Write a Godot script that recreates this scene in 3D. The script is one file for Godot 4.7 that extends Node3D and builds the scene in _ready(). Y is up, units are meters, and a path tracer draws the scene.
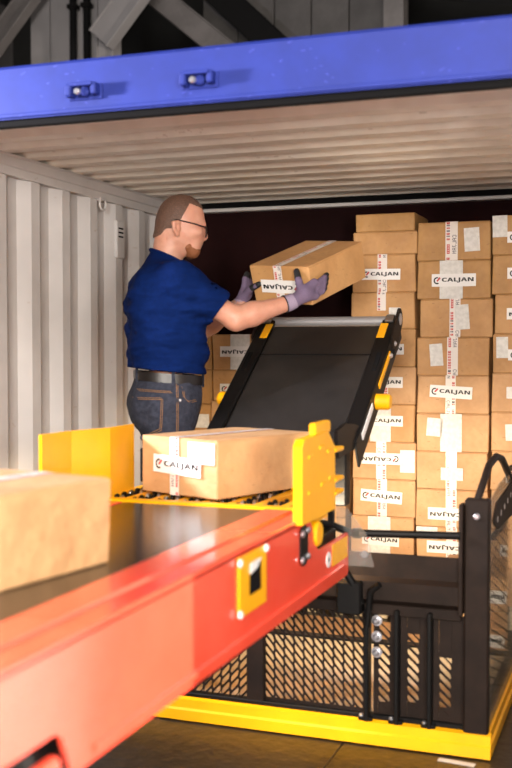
extends Node3D

# ---------------------------------------------------------------- mesh helpers
class MB:
	var v := PackedVector3Array()
	var n := PackedVector3Array()
	var uv := PackedVector2Array()
	func tri(a: Vector3, b: Vector3, c: Vector3, hint: Vector3) -> void:
		var g := (c - a).cross(b - a)
		if g.length_squared() < 1e-16:
			return
		g = g.normalized()
		if g.dot(hint) < 0.0:
			v.append_array([a, c, b])
			g = -g
		else:
			v.append_array([a, b, c])
		n.append_array([g, g, g])
		uv.append_array([Vector2.ZERO, Vector2.ZERO, Vector2.ZERO])
	func tri_n(a: Vector3, b: Vector3, c: Vector3, na: Vector3, nb: Vector3, nc: Vector3) -> void:
		var g := (c - a).cross(b - a)
		if g.dot(na + nb + nc) < 0.0:
			v.append_array([a, c, b]); n.append_array([na, nc, nb])
		else:
			v.append_array([a, b, c]); n.append_array([na, nb, nc])
		uv.append_array([Vector2.ZERO, Vector2.ZERO, Vector2.ZERO])
	func quad(a: Vector3, b: Vector3, c: Vector3, d: Vector3, hint: Vector3) -> void:
		tri(a, b, c, hint)
		tri(a, c, d, hint)
	func uvquad(a: Vector3, b: Vector3, c: Vector3, d: Vector3, hint: Vector3, ua: Vector2, ub: Vector2, uc: Vector2, ud: Vector2) -> void:
		var g := (c - a).cross(b - a).normalized()
		if g.dot(hint) < 0.0:
			v.append_array([a, c, b, a, d, c]); uv.append_array([ua, uc, ub, ua, ud, uc])
			g = -g
		else:
			v.append_array([a, b, c, a, c, d]); uv.append_array([ua, ub, uc, ua, uc, ud])
		for i in 6: n.append(g)
	func box(c: Vector3, s: Vector3, bev := 0.003, bs := Basis.IDENTITY) -> void:
		var h := s * 0.5
		var e := minf(bev, minf(h.x, minf(h.y, h.z)) * 0.45)
		for ax in 3:
			var b1 := (ax + 1) % 3
			var b2 := (ax + 2) % 3
			for sg in [-1.0, 1.0]:
				var pts: Array[Vector3] = []
				for q in [[-1, -1], [1, -1], [1, 1], [-1, 1]]:
					var p := Vector3.ZERO
					p[ax] = sg * h[ax]; p[b1] = q[0] * (h[b1] - e); p[b2] = q[1] * (h[b2] - e)
					pts.append(c + bs * p)
				var hn := Vector3.ZERO
				hn[ax] = sg
				quad(pts[0], pts[1], pts[2], pts[3], bs * hn)
			for s1 in [-1.0, 1.0]:
				for s2 in [-1.0, 1.0]:
					var qs: Array[Vector3] = []
					for k in [[-1, 0], [1, 0], [1, 1], [-1, 1]]:
						var p := Vector3.ZERO
						p[ax] = k[0] * (h[ax] - e)
						p[b1] = s1 * (h[b1] - (e if k[1] == 0 else 0.0))
						p[b2] = s2 * (h[b2] - (0.0 if k[1] == 0 else e))
						qs.append(c + bs * p)
					var hn := Vector3.ZERO
					hn[b1] = s1; hn[b2] = s2
					quad(qs[0], qs[1], qs[2], qs[3], bs * hn)
		for sx in [-1.0, 1.0]:
			for sy in [-1.0, 1.0]:
				for sz in [-1.0, 1.0]:
					tri(c + bs * Vector3(sx * h.x, sy * (h.y - e), sz * (h.z - e)), c + bs * Vector3(sx * (h.x - e), sy * h.y, sz * (h.z - e)), c + bs * Vector3(sx * (h.x - e), sy * (h.y - e), sz * h.z), bs * Vector3(sx, sy, sz))
	func span(a: Vector3, b: Vector3, bev := 0.003) -> void:
		box((a + b) * 0.5, (b - a).abs(), bev)
	func tube(path: Array, r: float, seg := 10, r2 := -1.0) -> void:
		var rings: Array = []
		var norms: Array = []
		var up := Vector3.UP
		for i in path.size():
			var p: Vector3 = path[i]
			var d: Vector3
			if i == 0: d = path[1] - path[0]
			elif i == path.size() - 1: d = path[i] - path[i - 1]
			else: d = (path[i + 1] - path[i]).normalized() + (path[i] - path[i - 1]).normalized()
			d = d.normalized()
			if absf(d.dot(up)) > 0.95: up = Vector3(0.3, 0.1, 0.95)
			var x := d.cross(up).normalized()
			var y := x.cross(d).normalized()
			up = y
			var rr := r if r2 < 0.0 else lerpf(r, r2, float(i) / (path.size() - 1))
			var ring: Array[Vector3] = []
			var nn: Array[Vector3] = []
			for k in seg:
				var an := TAU * k / seg
				var o := x * cos(an) + y * sin(an)
				ring.append(p + o * rr); nn.append(o)
			rings.append(ring); norms.append(nn)
		for i in path.size() - 1:
			for k in seg:
				var k2 := (k + 1) % seg
				tri_n(rings[i][k], rings[i][k2], rings[i + 1][k2], norms[i][k], norms[i][k2], norms[i + 1][k2])
				tri_n(rings[i][k], rings[i + 1][k2], rings[i + 1][k], norms[i][k], norms[i + 1][k2], norms[i + 1][k])
		var h0: Vector3 = path[0] - path[1]
		var h1: Vector3 = path[-1] - path[-2]
		for k in seg:
			tri(path[0], rings[0][k], rings[0][(k + 1) % seg], h0)
			tri(path[-1], rings[-1][k], rings[-1][(k + 1) % seg], h1)
	func lathe(o: Vector3, axis: Vector3, prof: Array, seg := 20) -> void:   # prof: [along, radius]
		axis = axis.normalized()
		var x := axis.cross(Vector3(0.21, 0.93, 0.3)).normalized()
		var y := axis.cross(x)
		for i in prof.size() - 1:
			var a: Array = prof[i]
			var b: Array = prof[i + 1]
			var sl := Vector2(b[1] - a[1], b[0] - a[0]).normalized()
			for k in seg:
				var c0 := x * cos(TAU * k / seg) + y * sin(TAU * k / seg)
				var c1 := x * cos(TAU * (k + 1) / seg) + y * sin(TAU * (k + 1) / seg)
				var n0 := (c0 * sl.y - axis * sl.x).normalized()
				var n1 := (c1 * sl.y - axis * sl.x).normalized()
				var p0: Vector3 = o + axis * a[0] + c0 * a[1]
				var p1: Vector3 = o + axis * a[0] + c1 * a[1]
				var p2: Vector3 = o + axis * b[0] + c1 * b[1]
				var p3: Vector3 = o + axis * b[0] + c0 * b[1]
				tri_n(p0, p1, p2, n0, n1, n1)
				tri_n(p0, p2, p3, n0, n1, n0)
	# polygon (in u,v from o) pushed along w
	func extrude(poly: PackedVector2Array, o: Vector3, u: Vector3, w_: Vector3, dep: Vector3) -> void:
		var area := 0.0
		for i in poly.size():
			area += poly[i].cross(poly[(i + 1) % poly.size()])
		var sgn := signf(area)
		var big := PackedVector2Array()
		for p in poly: big.append(p * 200.0)
		var idx := Geometry2D.triangulate_polygon(big)
		for i in range(0, idx.size(), 3):
			var a := o + u * poly[idx[i]].x + w_ * poly[idx[i]].y
			var b := o + u * poly[idx[i + 1]].x + w_ * poly[idx[i + 1]].y
			var c := o + u * poly[idx[i + 2]].x + w_ * poly[idx[i + 2]].y
			tri(a, b, c, -dep)
			tri(a + dep, b + dep, c + dep, dep)
		for i in poly.size():
			var p := poly[i]
			var q := poly[(i + 1) % poly.size()]
			var e := q - p
			var on := Vector2(e.y, -e.x) * sgn
			var a := o + u * p.x + w_ * p.y
			var b := o + u * q.x + w_ * q.y
			quad(a, b, b + dep, a + dep, u * on.x + w_ * on.y)
	func mesh() -> ArrayMesh:
		var arr := []
		arr.resize(Mesh.ARRAY_MAX)
		arr[Mesh.ARRAY_VERTEX] = v; arr[Mesh.ARRAY_NORMAL] = n; arr[Mesh.ARRAY_TEX_UV] = uv
		var m := ArrayMesh.new()
		m.add_surface_from_arrays(Mesh.PRIMITIVE_TRIANGLES, arr)
		return m

# ---------------------------------------------------------------- smooth bodies from tapered capsules
class SDF:
	var prims: Array = []
	var cuts: Array = []            # [normal, point]
	var cell := 0.01
	var noise: FastNoiseLite
	var amp := 0.0
	var stretch := Vector3.ONE
	var calm_above := 1e6          # folds fade out above this height
	var notches: Array = []        # [normal, point, normal, point]: taken away where both are passed
	func cap(a: Vector3, b: Vector3, ra: float, rb: float, k := 0.03) -> void:
		prims.append([0, a, b, ra, rb, k])
	func capcut(a: Vector3, b: Vector3, ra: float, rb: float, k: float, nrm: Vector3, at: Vector3) -> void:
		prims.append([0, a, b, ra, rb, k, nrm, at])
	func ell(c: Vector3, r: Vector3, k := 0.02, tilt := 0.0) -> void:
		prims.append([1, c, r, tilt, 0.0, k])
	static func dist(pr: Array, p: Vector3) -> float:
		if pr[0] == 0:
			var a: Vector3 = pr[1]
			var ab: Vector3 = pr[2] - a
			var t := clampf((p - a).dot(ab) / maxf(ab.length_squared(), 1e-9), 0.0, 1.0)
			var dd := (p - a - ab * t).length() - lerpf(pr[3], pr[4], t)
			if pr.size() > 6: dd = maxf(dd, (p - pr[7]).dot(pr[6]))
			return dd
		var q: Vector3 = p - pr[1]
		if pr[3] != 0.0: q = q.rotated(Vector3(0, 0, 1), -pr[3])
		var r: Vector3 = pr[2]
		var k0 := (q / r).length()
		var k1 := (q / (r * r)).length()
		return k0 * (k0 - 1.0) / maxf(k1, 1e-6)
	func value(p: Vector3) -> float:
		var d := 1e3
		for pr in prims:
			d = smin(d, dist(pr, p), pr[5])
		return d
	static func smin(a: float, b: float, k: float) -> float:
		var h := maxf(k - absf(a - b), 0.0) / k
		return minf(a, b) - h * h * k * 0.25
	func snap(p: Vector3, d: Vector3, lift := 0.0) -> Vector3:
		for i in 80:
			var s := value(p)
			if s < 0.0006: return p - d * lift
			if s > 1.0: break
			p += d * s * 0.8
		return Vector3.INF
	func build(mb: MB) -> void:
		var box := AABB()
		var bb: Array = []
		for i in prims.size():
			var pr: Array = prims[i]
			var b: AABB
			if pr[0] == 0:
				b = AABB(pr[1], Vector3.ZERO).expand(pr[2]).grow(maxf(pr[3], pr[4]) + pr[5] * 0.6 + cell * 2.0)
			else:
				var m: float = maxf(pr[2].x, maxf(pr[2].y, pr[2].z))
				var hr: Vector3 = pr[2] if pr[3] == 0.0 else Vector3(m, m, pr[2].z)
				b = AABB(pr[1] - hr, hr * 2.0).grow(pr[5] * 0.6 + cell * 2.0)
			bb.append(b)
			box = b if i == 0 else box.merge(b)
		var o := box.position
		var nx := int(box.size.x / cell) + 2
		var ny := int(box.size.y / cell) + 2
		var nz := int(box.size.z / cell) + 2
		var f := PackedFloat32Array()
		f.resize(nx * ny * nz)
		f.fill(1000.0)
		for i in prims.size():
			var pr: Array = prims[i]
			var b: AABB = bb[i]
			var lo := Vector3i(((b.position - o) / cell).floor())
			var hi := Vector3i(((b.end - o) / cell).ceil())
			var k: float = pr[5]
			for z in range(maxi(lo.z, 0), mini(hi.z + 1, nz)):
				for y in range(maxi(lo.y, 0), mini(hi.y + 1, ny)):
					var row := (z * ny + y) * nx
					for x in range(maxi(lo.x, 0), mini(hi.x + 1, nx)):
						var d := dist(pr, o + Vector3(x, y, z) * cell)
						var c := f[row + x]
						var h := maxf(k - absf(c - d), 0.0) / k
						f[row + x] = minf(c, d) - h * h * k * 0.25
		if amp > 0.0 or cuts.size() > 0:
			for z in nz:
				for y in ny:
					var row := (z * ny + y) * nx
					for x in nx:
						var c := f[row + x]
						if c > 0.06: continue
						var p := o + Vector3(x, y, z) * cell
						if amp > 0.0 and c > -0.06:
							c += noise.get_noise_3dv(p * stretch) * amp * clampf((calm_above - p.y) / 0.12, 0.0, 1.0)
						for cu in cuts:
							c = maxf(c, (p - cu[1]).dot(cu[0]))
						for nt in notches:
							c = maxf(c, minf((p - nt[1]).dot(nt[0]), (p - nt[3]).dot(nt[2])))
						f[row + x] = c
		var id := PackedInt32Array()
		id.resize(nx * ny * nz)
		id.fill(-1)
		var vs: Array[Vector3] = []
		var ns: Array[Vector3] = []
		var off := [0, 1, nx, nx + 1, nx * ny, nx * ny + 1, nx * ny + nx, nx * ny + nx + 1]
		var pos := [Vector3(0, 0, 0), Vector3(1, 0, 0), Vector3(0, 1, 0), Vector3(1, 1, 0), Vector3(0, 0, 1), Vector3(1, 0, 1), Vector3(0, 1, 1), Vector3(1, 1, 1)]
		var edges := [[0, 1], [2, 3], [4, 5], [6, 7], [0, 2], [1, 3], [4, 6], [5, 7], [0, 4], [1, 5], [2, 6], [3, 7]]
		for z in nz - 1:
			for y in ny - 1:
				var row := (z * ny + y) * nx
				for x in nx - 1:
					var i0 := row + x
					var v0 := f[i0]
					if v0 > 500.0 or absf(v0) > cell * 2.2: continue
					var neg := 0
					for k in 8:
						if f[i0 + off[k]] < 0.0: neg += 1
					if neg == 0 or neg == 8: continue
					var s := Vector3.ZERO
					var cnt := 0
					for e in edges:
						var a := f[i0 + off[e[0]]]
						var b := f[i0 + off[e[1]]]
						if (a < 0.0) != (b < 0.0):
							s += (pos[e[0]] as Vector3).lerp(pos[e[1]], a / (a - b))
							cnt += 1
					var g := Vector3.ZERO
					for k in 8:
						var c: float = minf(f[i0 + off[k]], 0.1)
						g += ((pos[k] as Vector3) - Vector3(0.5, 0.5, 0.5)) * c
					id[i0] = vs.size()
					vs.append(o + (Vector3(x, y, z) + s / cnt) * cell)
					ns.append(g.normalized())
		var st := [1, nx, nx * ny]
		for z in range(1, nz - 1):
			for y in range(1, ny - 1):
				var row := (z * ny + y) * nx
				for x in range(1, nx - 1):
					var i0 := row + x
					var v0 := f[i0]
					if absf(v0) > cell * 2.2: continue
					for ax in 3:
						if (v0 < 0.0) == (f[i0 + st[ax]] < 0.0): continue
						var p1: int = st[(ax + 1) % 3]
						var p2: int = st[(ax + 2) % 3]
						var a := id[i0]
						var b := id[i0 - p1]
						var c := id[i0 - p1 - p2]
						var d := id[i0 - p2]
						if a < 0 or b < 0 or c < 0 or d < 0: continue
						mb.tri_n(vs[a], vs[b], vs[c], ns[a], ns[b], ns[c])
						mb.tri_n(vs[a], vs[c], vs[d], ns[a], ns[c], ns[d])

# ---------------------------------------------------------------- scene helpers
var M := {}
var taken := {}
var rng := RandomNumberGenerator.new()

func numbered(called: String) -> String:
	if not taken.has(called):
		taken[called] = 0
		return called
	taken[called] += 1
	return "%s_%03d" % [called, taken[called]]

func meta(o: Node, label: String, category: String, group := "", kind := "") -> void:
	if label: o.set_meta("label", label)
	if category: o.set_meta("category", category)
	if group: o.set_meta("group", group)
	if kind: o.set_meta("kind", kind)

func thing(called: String, label: String, category: String, at := Vector3.ZERO, group := "") -> Node3D:
	var o := Node3D.new()
	o.name = numbered(called)
	add_child(o)
	o.position = at
	meta(o, label, category, group)
	return o

func structure(called: String, label: String, category: String) -> Node3D:
	var o := thing(called, label, category)
	o.set_meta("kind", "structure")
	return o

func part(called: String, mesh: Mesh, m: Material, parent: Node, label := "") -> MeshInstance3D:
	var o := MeshInstance3D.new()
	o.name = called
	o.mesh = mesh
	o.material_override = m
	parent.add_child(o, true)
	if label: o.set_meta("label", label)
	return o

func bx(called: String, a: Vector3, b: Vector3, m: Material, parent: Node, bev := 0.003, label := "") -> MeshInstance3D:
	var mb := MB.new()
	mb.span(a, b, bev)
	return part(called, mb.mesh(), m, parent, label)

func tubepart(called: String, path: Array, r: float, m: Material, parent: Node, label := "", seg := 12) -> MeshInstance3D:
	var mb := MB.new()
	mb.tube(path, r, seg)
	return part(called, mb.mesh(), m, parent, label)

func noise_image(seed_: int, freq: float, size := 256, oct := 4) -> Image:
	var nz := FastNoiseLite.new()
	nz.seed = seed_
	nz.noise_type = FastNoiseLite.TYPE_SIMPLEX_SMOOTH
	nz.frequency = freq
	nz.fractal_octaves = oct
	return nz.get_seamless_image(size, size)

# colour texture that goes between two tones over noise; streak > 1 draws the grain out along x
func tone_tex(a: Color, b: Color, seed_: int, freq: float, specks := 0, speck := Color.WHITE, size := 256) -> ImageTexture:
	var n := noise_image(seed_, freq, size)
	var fine := noise_image(seed_ + 9, freq * 7.0, size, 2)
	var im := Image.create(size, size, false, Image.FORMAT_RGB8)
	for y in size:
		for x in size:
			var t := clampf((n.get_pixel(x, y).r - 0.5) * 1.6 + 0.5 + (fine.get_pixel(x, y).r - 0.5) * 0.5, 0.0, 1.0)
			im.set_pixel(x, y, a.lerp(b, t))
	var rg := RandomNumberGenerator.new()
	rg.seed = seed_
	for i in specks:
		var px := rg.randi_range(2, size - 6)
		var py := rg.randi_range(2, size - 6)
		var l := rg.randi_range(1, 5)
		var dx := rg.randf_range(-1, 1)
		for k in l:
			var qx := clampi(px + k, 0, size - 1)
			var qy := clampi(py + int(k * dx), 0, size - 1)
			im.set_pixel(qx, qy, im.get_pixel(qx, qy).lerp(speck, rg.randf_range(0.3, 0.8)))
	im.generate_mipmaps()
	return ImageTexture.create_from_image(im)

func mat(c: Color, rough := 0.5, metal := 0.0, spec := 0.5) -> StandardMaterial3D:
	var m := StandardMaterial3D.new()
	m.albedo_color = c
	m.roughness = rough
	m.metallic = metal
	m.metallic_specular = spec
	return m

func tmat(tex: Texture2D, scale: float, rough := 0.5, metal := 0.0, spec := 0.5) -> StandardMaterial3D:
	var m := mat(Color.WHITE, rough, metal, spec)
	m.albedo_texture = tex
	m.uv1_triplanar = true
	m.uv1_world_triplanar = true
	m.uv1_scale = Vector3.ONE * scale
	return m

func bump(m: StandardMaterial3D, seed_: int, freq: float, depth: float) -> StandardMaterial3D:
	var im := noise_image(seed_, freq, 256, 4)
	im.convert(Image.FORMAT_RGBA8)
	im.bump_map_to_normal_map(depth)
	im.generate_mipmaps()
	m.normal_enabled = true
	m.normal_texture = ImageTexture.create_from_image(im)
	m.normal_scale = 1.0
	m.uv1_triplanar = true
	return m

const FONT := {"C": ["01110", "10001", "10000", "10000", "10000", "10001", "01110"], "A": ["01110", "10001", "10001", "11111", "10001", "10001", "10001"], "L": ["10000", "10000", "10000", "10000", "10000", "10000", "11111"], "J": ["00111", "00010", "00010", "00010", "00010", "10010", "01100"], "N": ["10001", "11001", "10101", "10011", "10001", "10001", "10001"]}

# printed packing tape: u across the width, v along the length
func tape_texture() -> ImageTexture:
	var w := 64
	var h := 512
	var im := Image.create(w, h, false, Image.FORMAT_RGB8)
	im.fill(Color(0.86, 0.83, 0.80))
	var rg := RandomNumberGenerator.new()
	rg.seed = 12
	for rep in 2:
		var y0 := rep * 256
		var cols := [Color(0.72, 0.10, 0.10), Color(0.13, 0.14, 0.24), Color(0.72, 0.10, 0.10), Color(0.16, 0.15, 0.2)]
		for i in 9:
			var yy := y0 + 4 + i * 17
			im.fill_rect(Rect2i(6, yy, 16, rg.randi_range(8, 13)), cols[i % 4] if rg.randf() > 0.2 else cols[0])
			im.fill_rect(Rect2i(10, yy + 3, 6, 3), Color(0.86, 0.83, 0.80))
		var word := "CALJAN"
		for i in 6:
			var g: Array = FONT[word[i]]
			for r in 7:
				for c in 5:
					if g[r][c] == "1":
						im.fill_rect(Rect2i(36 + r * 3, y0 + 120 + i * 20 + c * 3, 3, 3), Color(0.12, 0.12, 0.2))
		im.fill_rect(Rect2i(8, y0 + 176, 14, 60), Color(0.72, 0.10, 0.10))
		for k in 5: im.fill_rect(Rect2i(11, y0 + 180 + k * 11, 8, 5), Color(0.86, 0.83, 0.80))
	im.generate_mipmaps()
	return ImageTexture.create_from_image(im)

func make_materials() -> void:
	var cards := [[Color(0.73, 0.555, 0.355), Color(0.67, 0.495, 0.305)], [Color(0.69, 0.52, 0.31), Color(0.63, 0.465, 0.27)], [Color(0.76, 0.595, 0.42), Color(0.70, 0.535, 0.365)], [Color(0.65, 0.48, 0.28), Color(0.59, 0.425, 0.24)]]
	for i in 4:
		var m := tmat(tone_tex(cards[i][0], cards[i][1], 21 + i, 0.012, 60, Color(0.5, 0.36, 0.22)), 1.3, 0.62)
		bump(m, 40 + i, 0.03, 1.6)
		M["card%d" % i] = m
	M.tape = mat(Color.WHITE, 0.28)
	M.tape.albedo_texture = tape_texture()
	M.paper = tmat(tone_tex(Color(0.84, 0.83, 0.81), Color(0.78, 0.77, 0.75), 71, 0.02), 6.0, 0.55)
	bump(M.paper, 72, 0.02, 2.5)
	M.label = mat(Color(0.87, 0.86, 0.85), 0.5)
	M.ink = mat(Color(0.05, 0.055, 0.07), 0.5)
	M.ink_red = mat(Color(0.70, 0.08, 0.12), 0.5)
	M.wall = tmat(tone_tex(Color(0.74, 0.73, 0.725), Color(0.69, 0.68, 0.675), 3, 0.008, 40, Color(0.62, 0.57, 0.53)), 0.6, 0.45)
	M.ceil = tmat(tone_tex(Color(0.85, 0.83, 0.79), Color(0.79, 0.76, 0.71), 4, 0.01, 120, Color(0.52, 0.44, 0.36)), 0.7, 0.4)
	M.dark_wall = tmat(tone_tex(Color(0.13, 0.062, 0.062), Color(0.10, 0.048, 0.05), 5, 0.01), 0.5, 0.9, 0.0, 0.15)
	M.floor = tmat(tone_tex(Color(0.15, 0.125, 0.10), Color(0.10, 0.083, 0.066), 6, 0.02, 420, Color(0.42, 0.38, 0.31), 512), 1.1, 0.38)
	bump(M.floor, 7, 0.05, 0.6)
	M.concrete = tmat(tone_tex(Color(0.46, 0.45, 0.44), Color(0.38, 0.37, 0.36), 8, 0.01), 0.4, 0.6)
	M.blue = tmat(tone_tex(Color(0.11, 0.165, 0.46), Color(0.10, 0.15, 0.42), 9, 0.012, 120, Color(0.36, 0.37, 0.72)), 1.2, 0.6, 0.0, 0.35)
	M.rubber = mat(Color(0.03, 0.028, 0.03), 0.85, 0.0, 0.25)
	M.red = tmat(tone_tex(Color(0.94, 0.32, 0.23), Color(0.92, 0.295, 0.205), 10, 0.01), 0.8, 0.22)
	M.red.clearcoat_enabled = true; M.red.clearcoat = 0.6; M.red.clearcoat_roughness = 0.12
	M.yellow = tmat(tone_tex(Color(0.95, 0.67, 0.03), Color(0.91, 0.635, 0.02), 11, 0.01), 0.9, 0.35)
	M.belt = tmat(tone_tex(Color(0.085, 0.075, 0.07), Color(0.06, 0.055, 0.052), 12, 0.03), 1.5, 0.22)
	M.belt2 = tmat(tone_tex(Color(0.115, 0.11, 0.108), Color(0.085, 0.082, 0.08), 13, 0.03, 120, Color(0.26, 0.24, 0.22)), 1.5, 0.42)
	M.black = tmat(tone_tex(Color(0.048, 0.042, 0.04), Color(0.032, 0.029, 0.028), 14, 0.02), 1.0, 0.5, 0.0, 0.3)
	M.brown_black = tmat(tone_tex(Color(0.135, 0.098, 0.078), Color(0.10, 0.072, 0.058), 15, 0.02), 1.0, 0.6, 0.0, 0.25)
	M.steel = mat(Color(0.72, 0.72, 0.73), 0.28, 1.0)
	M.roller = mat(Color(0.62, 0.62, 0.63), 0.4, 0.5)
	M.bolt = mat(Color(0.78, 0.78, 0.80), 0.3, 0.9)
	M.hall_wall = tmat(tone_tex(Color(0.46, 0.45, 0.45), Color(0.40, 0.39, 0.39), 16, 0.01), 0.25, 0.7)
	M.hall_dark = tmat(tone_tex(Color(0.13, 0.13, 0.13), Color(0.10, 0.10, 0.10), 17, 0.01), 0.25, 0.8)
	M.hall_steel = tmat(tone_tex(Color(0.34, 0.325, 0.32), Color(0.29, 0.275, 0.27), 18, 0.02), 0.5, 0.55)
	M.hall_panel = tmat(tone_tex(Color(0.25, 0.24, 0.235), Color(0.21, 0.20, 0.195), 20, 0.02), 0.5, 0.7)
	M.wood = tmat(tone_tex(Color(0.74, 0.67, 0.55), Color(0.66, 0.59, 0.47), 19, 0.02), 1.0, 0.7)
	M.clear = mat(Color(0.86, 0.88, 0.88, 0.05), 0.05)
	M.clear.transparency = BaseMaterial3D.TRANSPARENCY_ALPHA
	M.frosted = mat(Color(0.55, 0.55, 0.53, 0.17), 0.12)
	M.frosted.transparency = BaseMaterial3D.TRANSPARENCY_ALPHA
	M.skin = tmat(tone_tex(Color(0.725, 0.53, 0.445), Color(0.675, 0.47, 0.385), 31, 0.02), 4.0, 0.5)
	M.skin.subsurf_scatter_enabled = true; M.skin.subsurf_scatter_strength = 0.15
	M.lip = mat(Color(0.68, 0.38, 0.33), 0.45)
	M.hair = tmat(tone_tex(Color(0.17, 0.105, 0.075), Color(0.44, 0.32, 0.25), 32, 0.10), 7.0, 0.7)
	M.beard = tmat(tone_tex(Color(0.42, 0.235, 0.12), Color(0.52, 0.31, 0.17), 33, 0.12), 9.0, 0.75)
	M.shirt = tmat(tone_tex(Color(0.03, 0.11, 0.295), Color(0.025, 0.09, 0.25), 34, 0.05), 3.0, 0.9, 0.0, 0.15)
	M.jeans = tmat(tone_tex(Color(0.20, 0.212, 0.26), Color(0.135, 0.145, 0.185), 35, 0.05, 300, Color(0.26, 0.27, 0.31)), 3.0, 0.85, 0.0, 0.3)
	bump(M.jeans, 36, 0.12, 1.2)
	M.stitch = mat(Color(0.50, 0.36, 0.22), 0.8)
	M.leather = tmat(tone_tex(Color(0.085, 0.06, 0.05), Color(0.06, 0.045, 0.04), 37, 0.05), 4.0, 0.35)
	M.glove = tmat(tone_tex(Color(0.42, 0.36, 0.45), Color(0.36, 0.31, 0.39), 38, 0.12), 6.0, 0.85, 0.0, 0.3)
	M.glove_grip = mat(Color(0.06, 0.055, 0.065), 0.7)
	M.cuff = tmat(tone_tex(Color(0.56, 0.51, 0.58), Color(0.50, 0.45, 0.53), 39, 0.12), 6.0, 0.85, 0.0, 0.3)
	M.frame = mat(Color(0.10, 0.05, 0.04), 0.3)
	M.lens = mat(Color(0.9, 0.9, 0.92, 0.12), 0.03)
	M.lens.transparency = BaseMaterial3D.TRANSPARENCY_ALPHA
	M.shoe = mat(Color(0.06, 0.055, 0.05), 0.6)

func lamp(called: String, label: String, at: Vector3, target: Vector3, size: Vector2, energy: float, col: Color, glow: float, stand: bool) -> void:
	var o := thing(called, label, "lamp", at)
	var b := Basis.looking_at(target - at)
	var mb := MB.new()
	mb.box(b.z * 0.05, Vector3(size.x + 0.04, size.y + 0.04, 0.06), 0.01, b)
	part("housing", mb.mesh(), M.black, o)
	var g := mat(Color.WHITE, 0.5)
	g.emission_enabled = true
	g.emission = col
	g.emission_energy_multiplier = glow
	mb = MB.new()
	mb.box(b.z * 0.012, Vector3(size.x, size.y, 0.012), 0.002, b)
	part("lamp_panel", mb.mesh(), g, o)
	if stand:
		var foot := Vector3(b.z.x * 0.12, -at.y + 0.01, b.z.z * 0.12)
		mb = MB.new()
		mb.tube([b.z * 0.12 + Vector3(0, 0.1, 0), foot], 0.018)
		part("pole", mb.mesh(), M.black, o)
		for k in 3:
			mb = MB.new()
			mb.tube([foot + Vector3(0, 0.55, 0), foot + Vector3(cos(TAU * k / 3) * 0.4, 0.02, sin(TAU * k / 3) * 0.4)], 0.012)
			part("leg", mb.mesh(), M.black, o)
		mb = MB.new()
		mb.tube([b.z * 0.06, b.z * 0.13], 0.02)
		part("bracket", mb.mesh(), M.black, o)
	else:
		mb = MB.new()
		mb.tube([b.z * 0.06, Vector3(b.z.x * 0.06, HALL_H - at.y - 0.01, b.z.z * 0.06)], 0.012)
		part("hanger", mb.mesh(), M.black, o)
	var l := AreaLight3D.new()
	l.name = called + "_light"
	l.area_size = size
	l.light_energy = energy
	l.light_color = col
	l.area_range = 30.0
	l.shadow_enabled = true
	o.add_child(l, true)
	l.transform = Transform3D(b, -b.z * 0.004)

const HALL_H := 6.5
const CW0 := -2.66      # container inside, left and right
const CW1 := -0.20
const CZ0 := -3.18      # door end and closed end
const CZ1 := -5.86
const CH := 2.29
const BELT := 0.917

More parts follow.
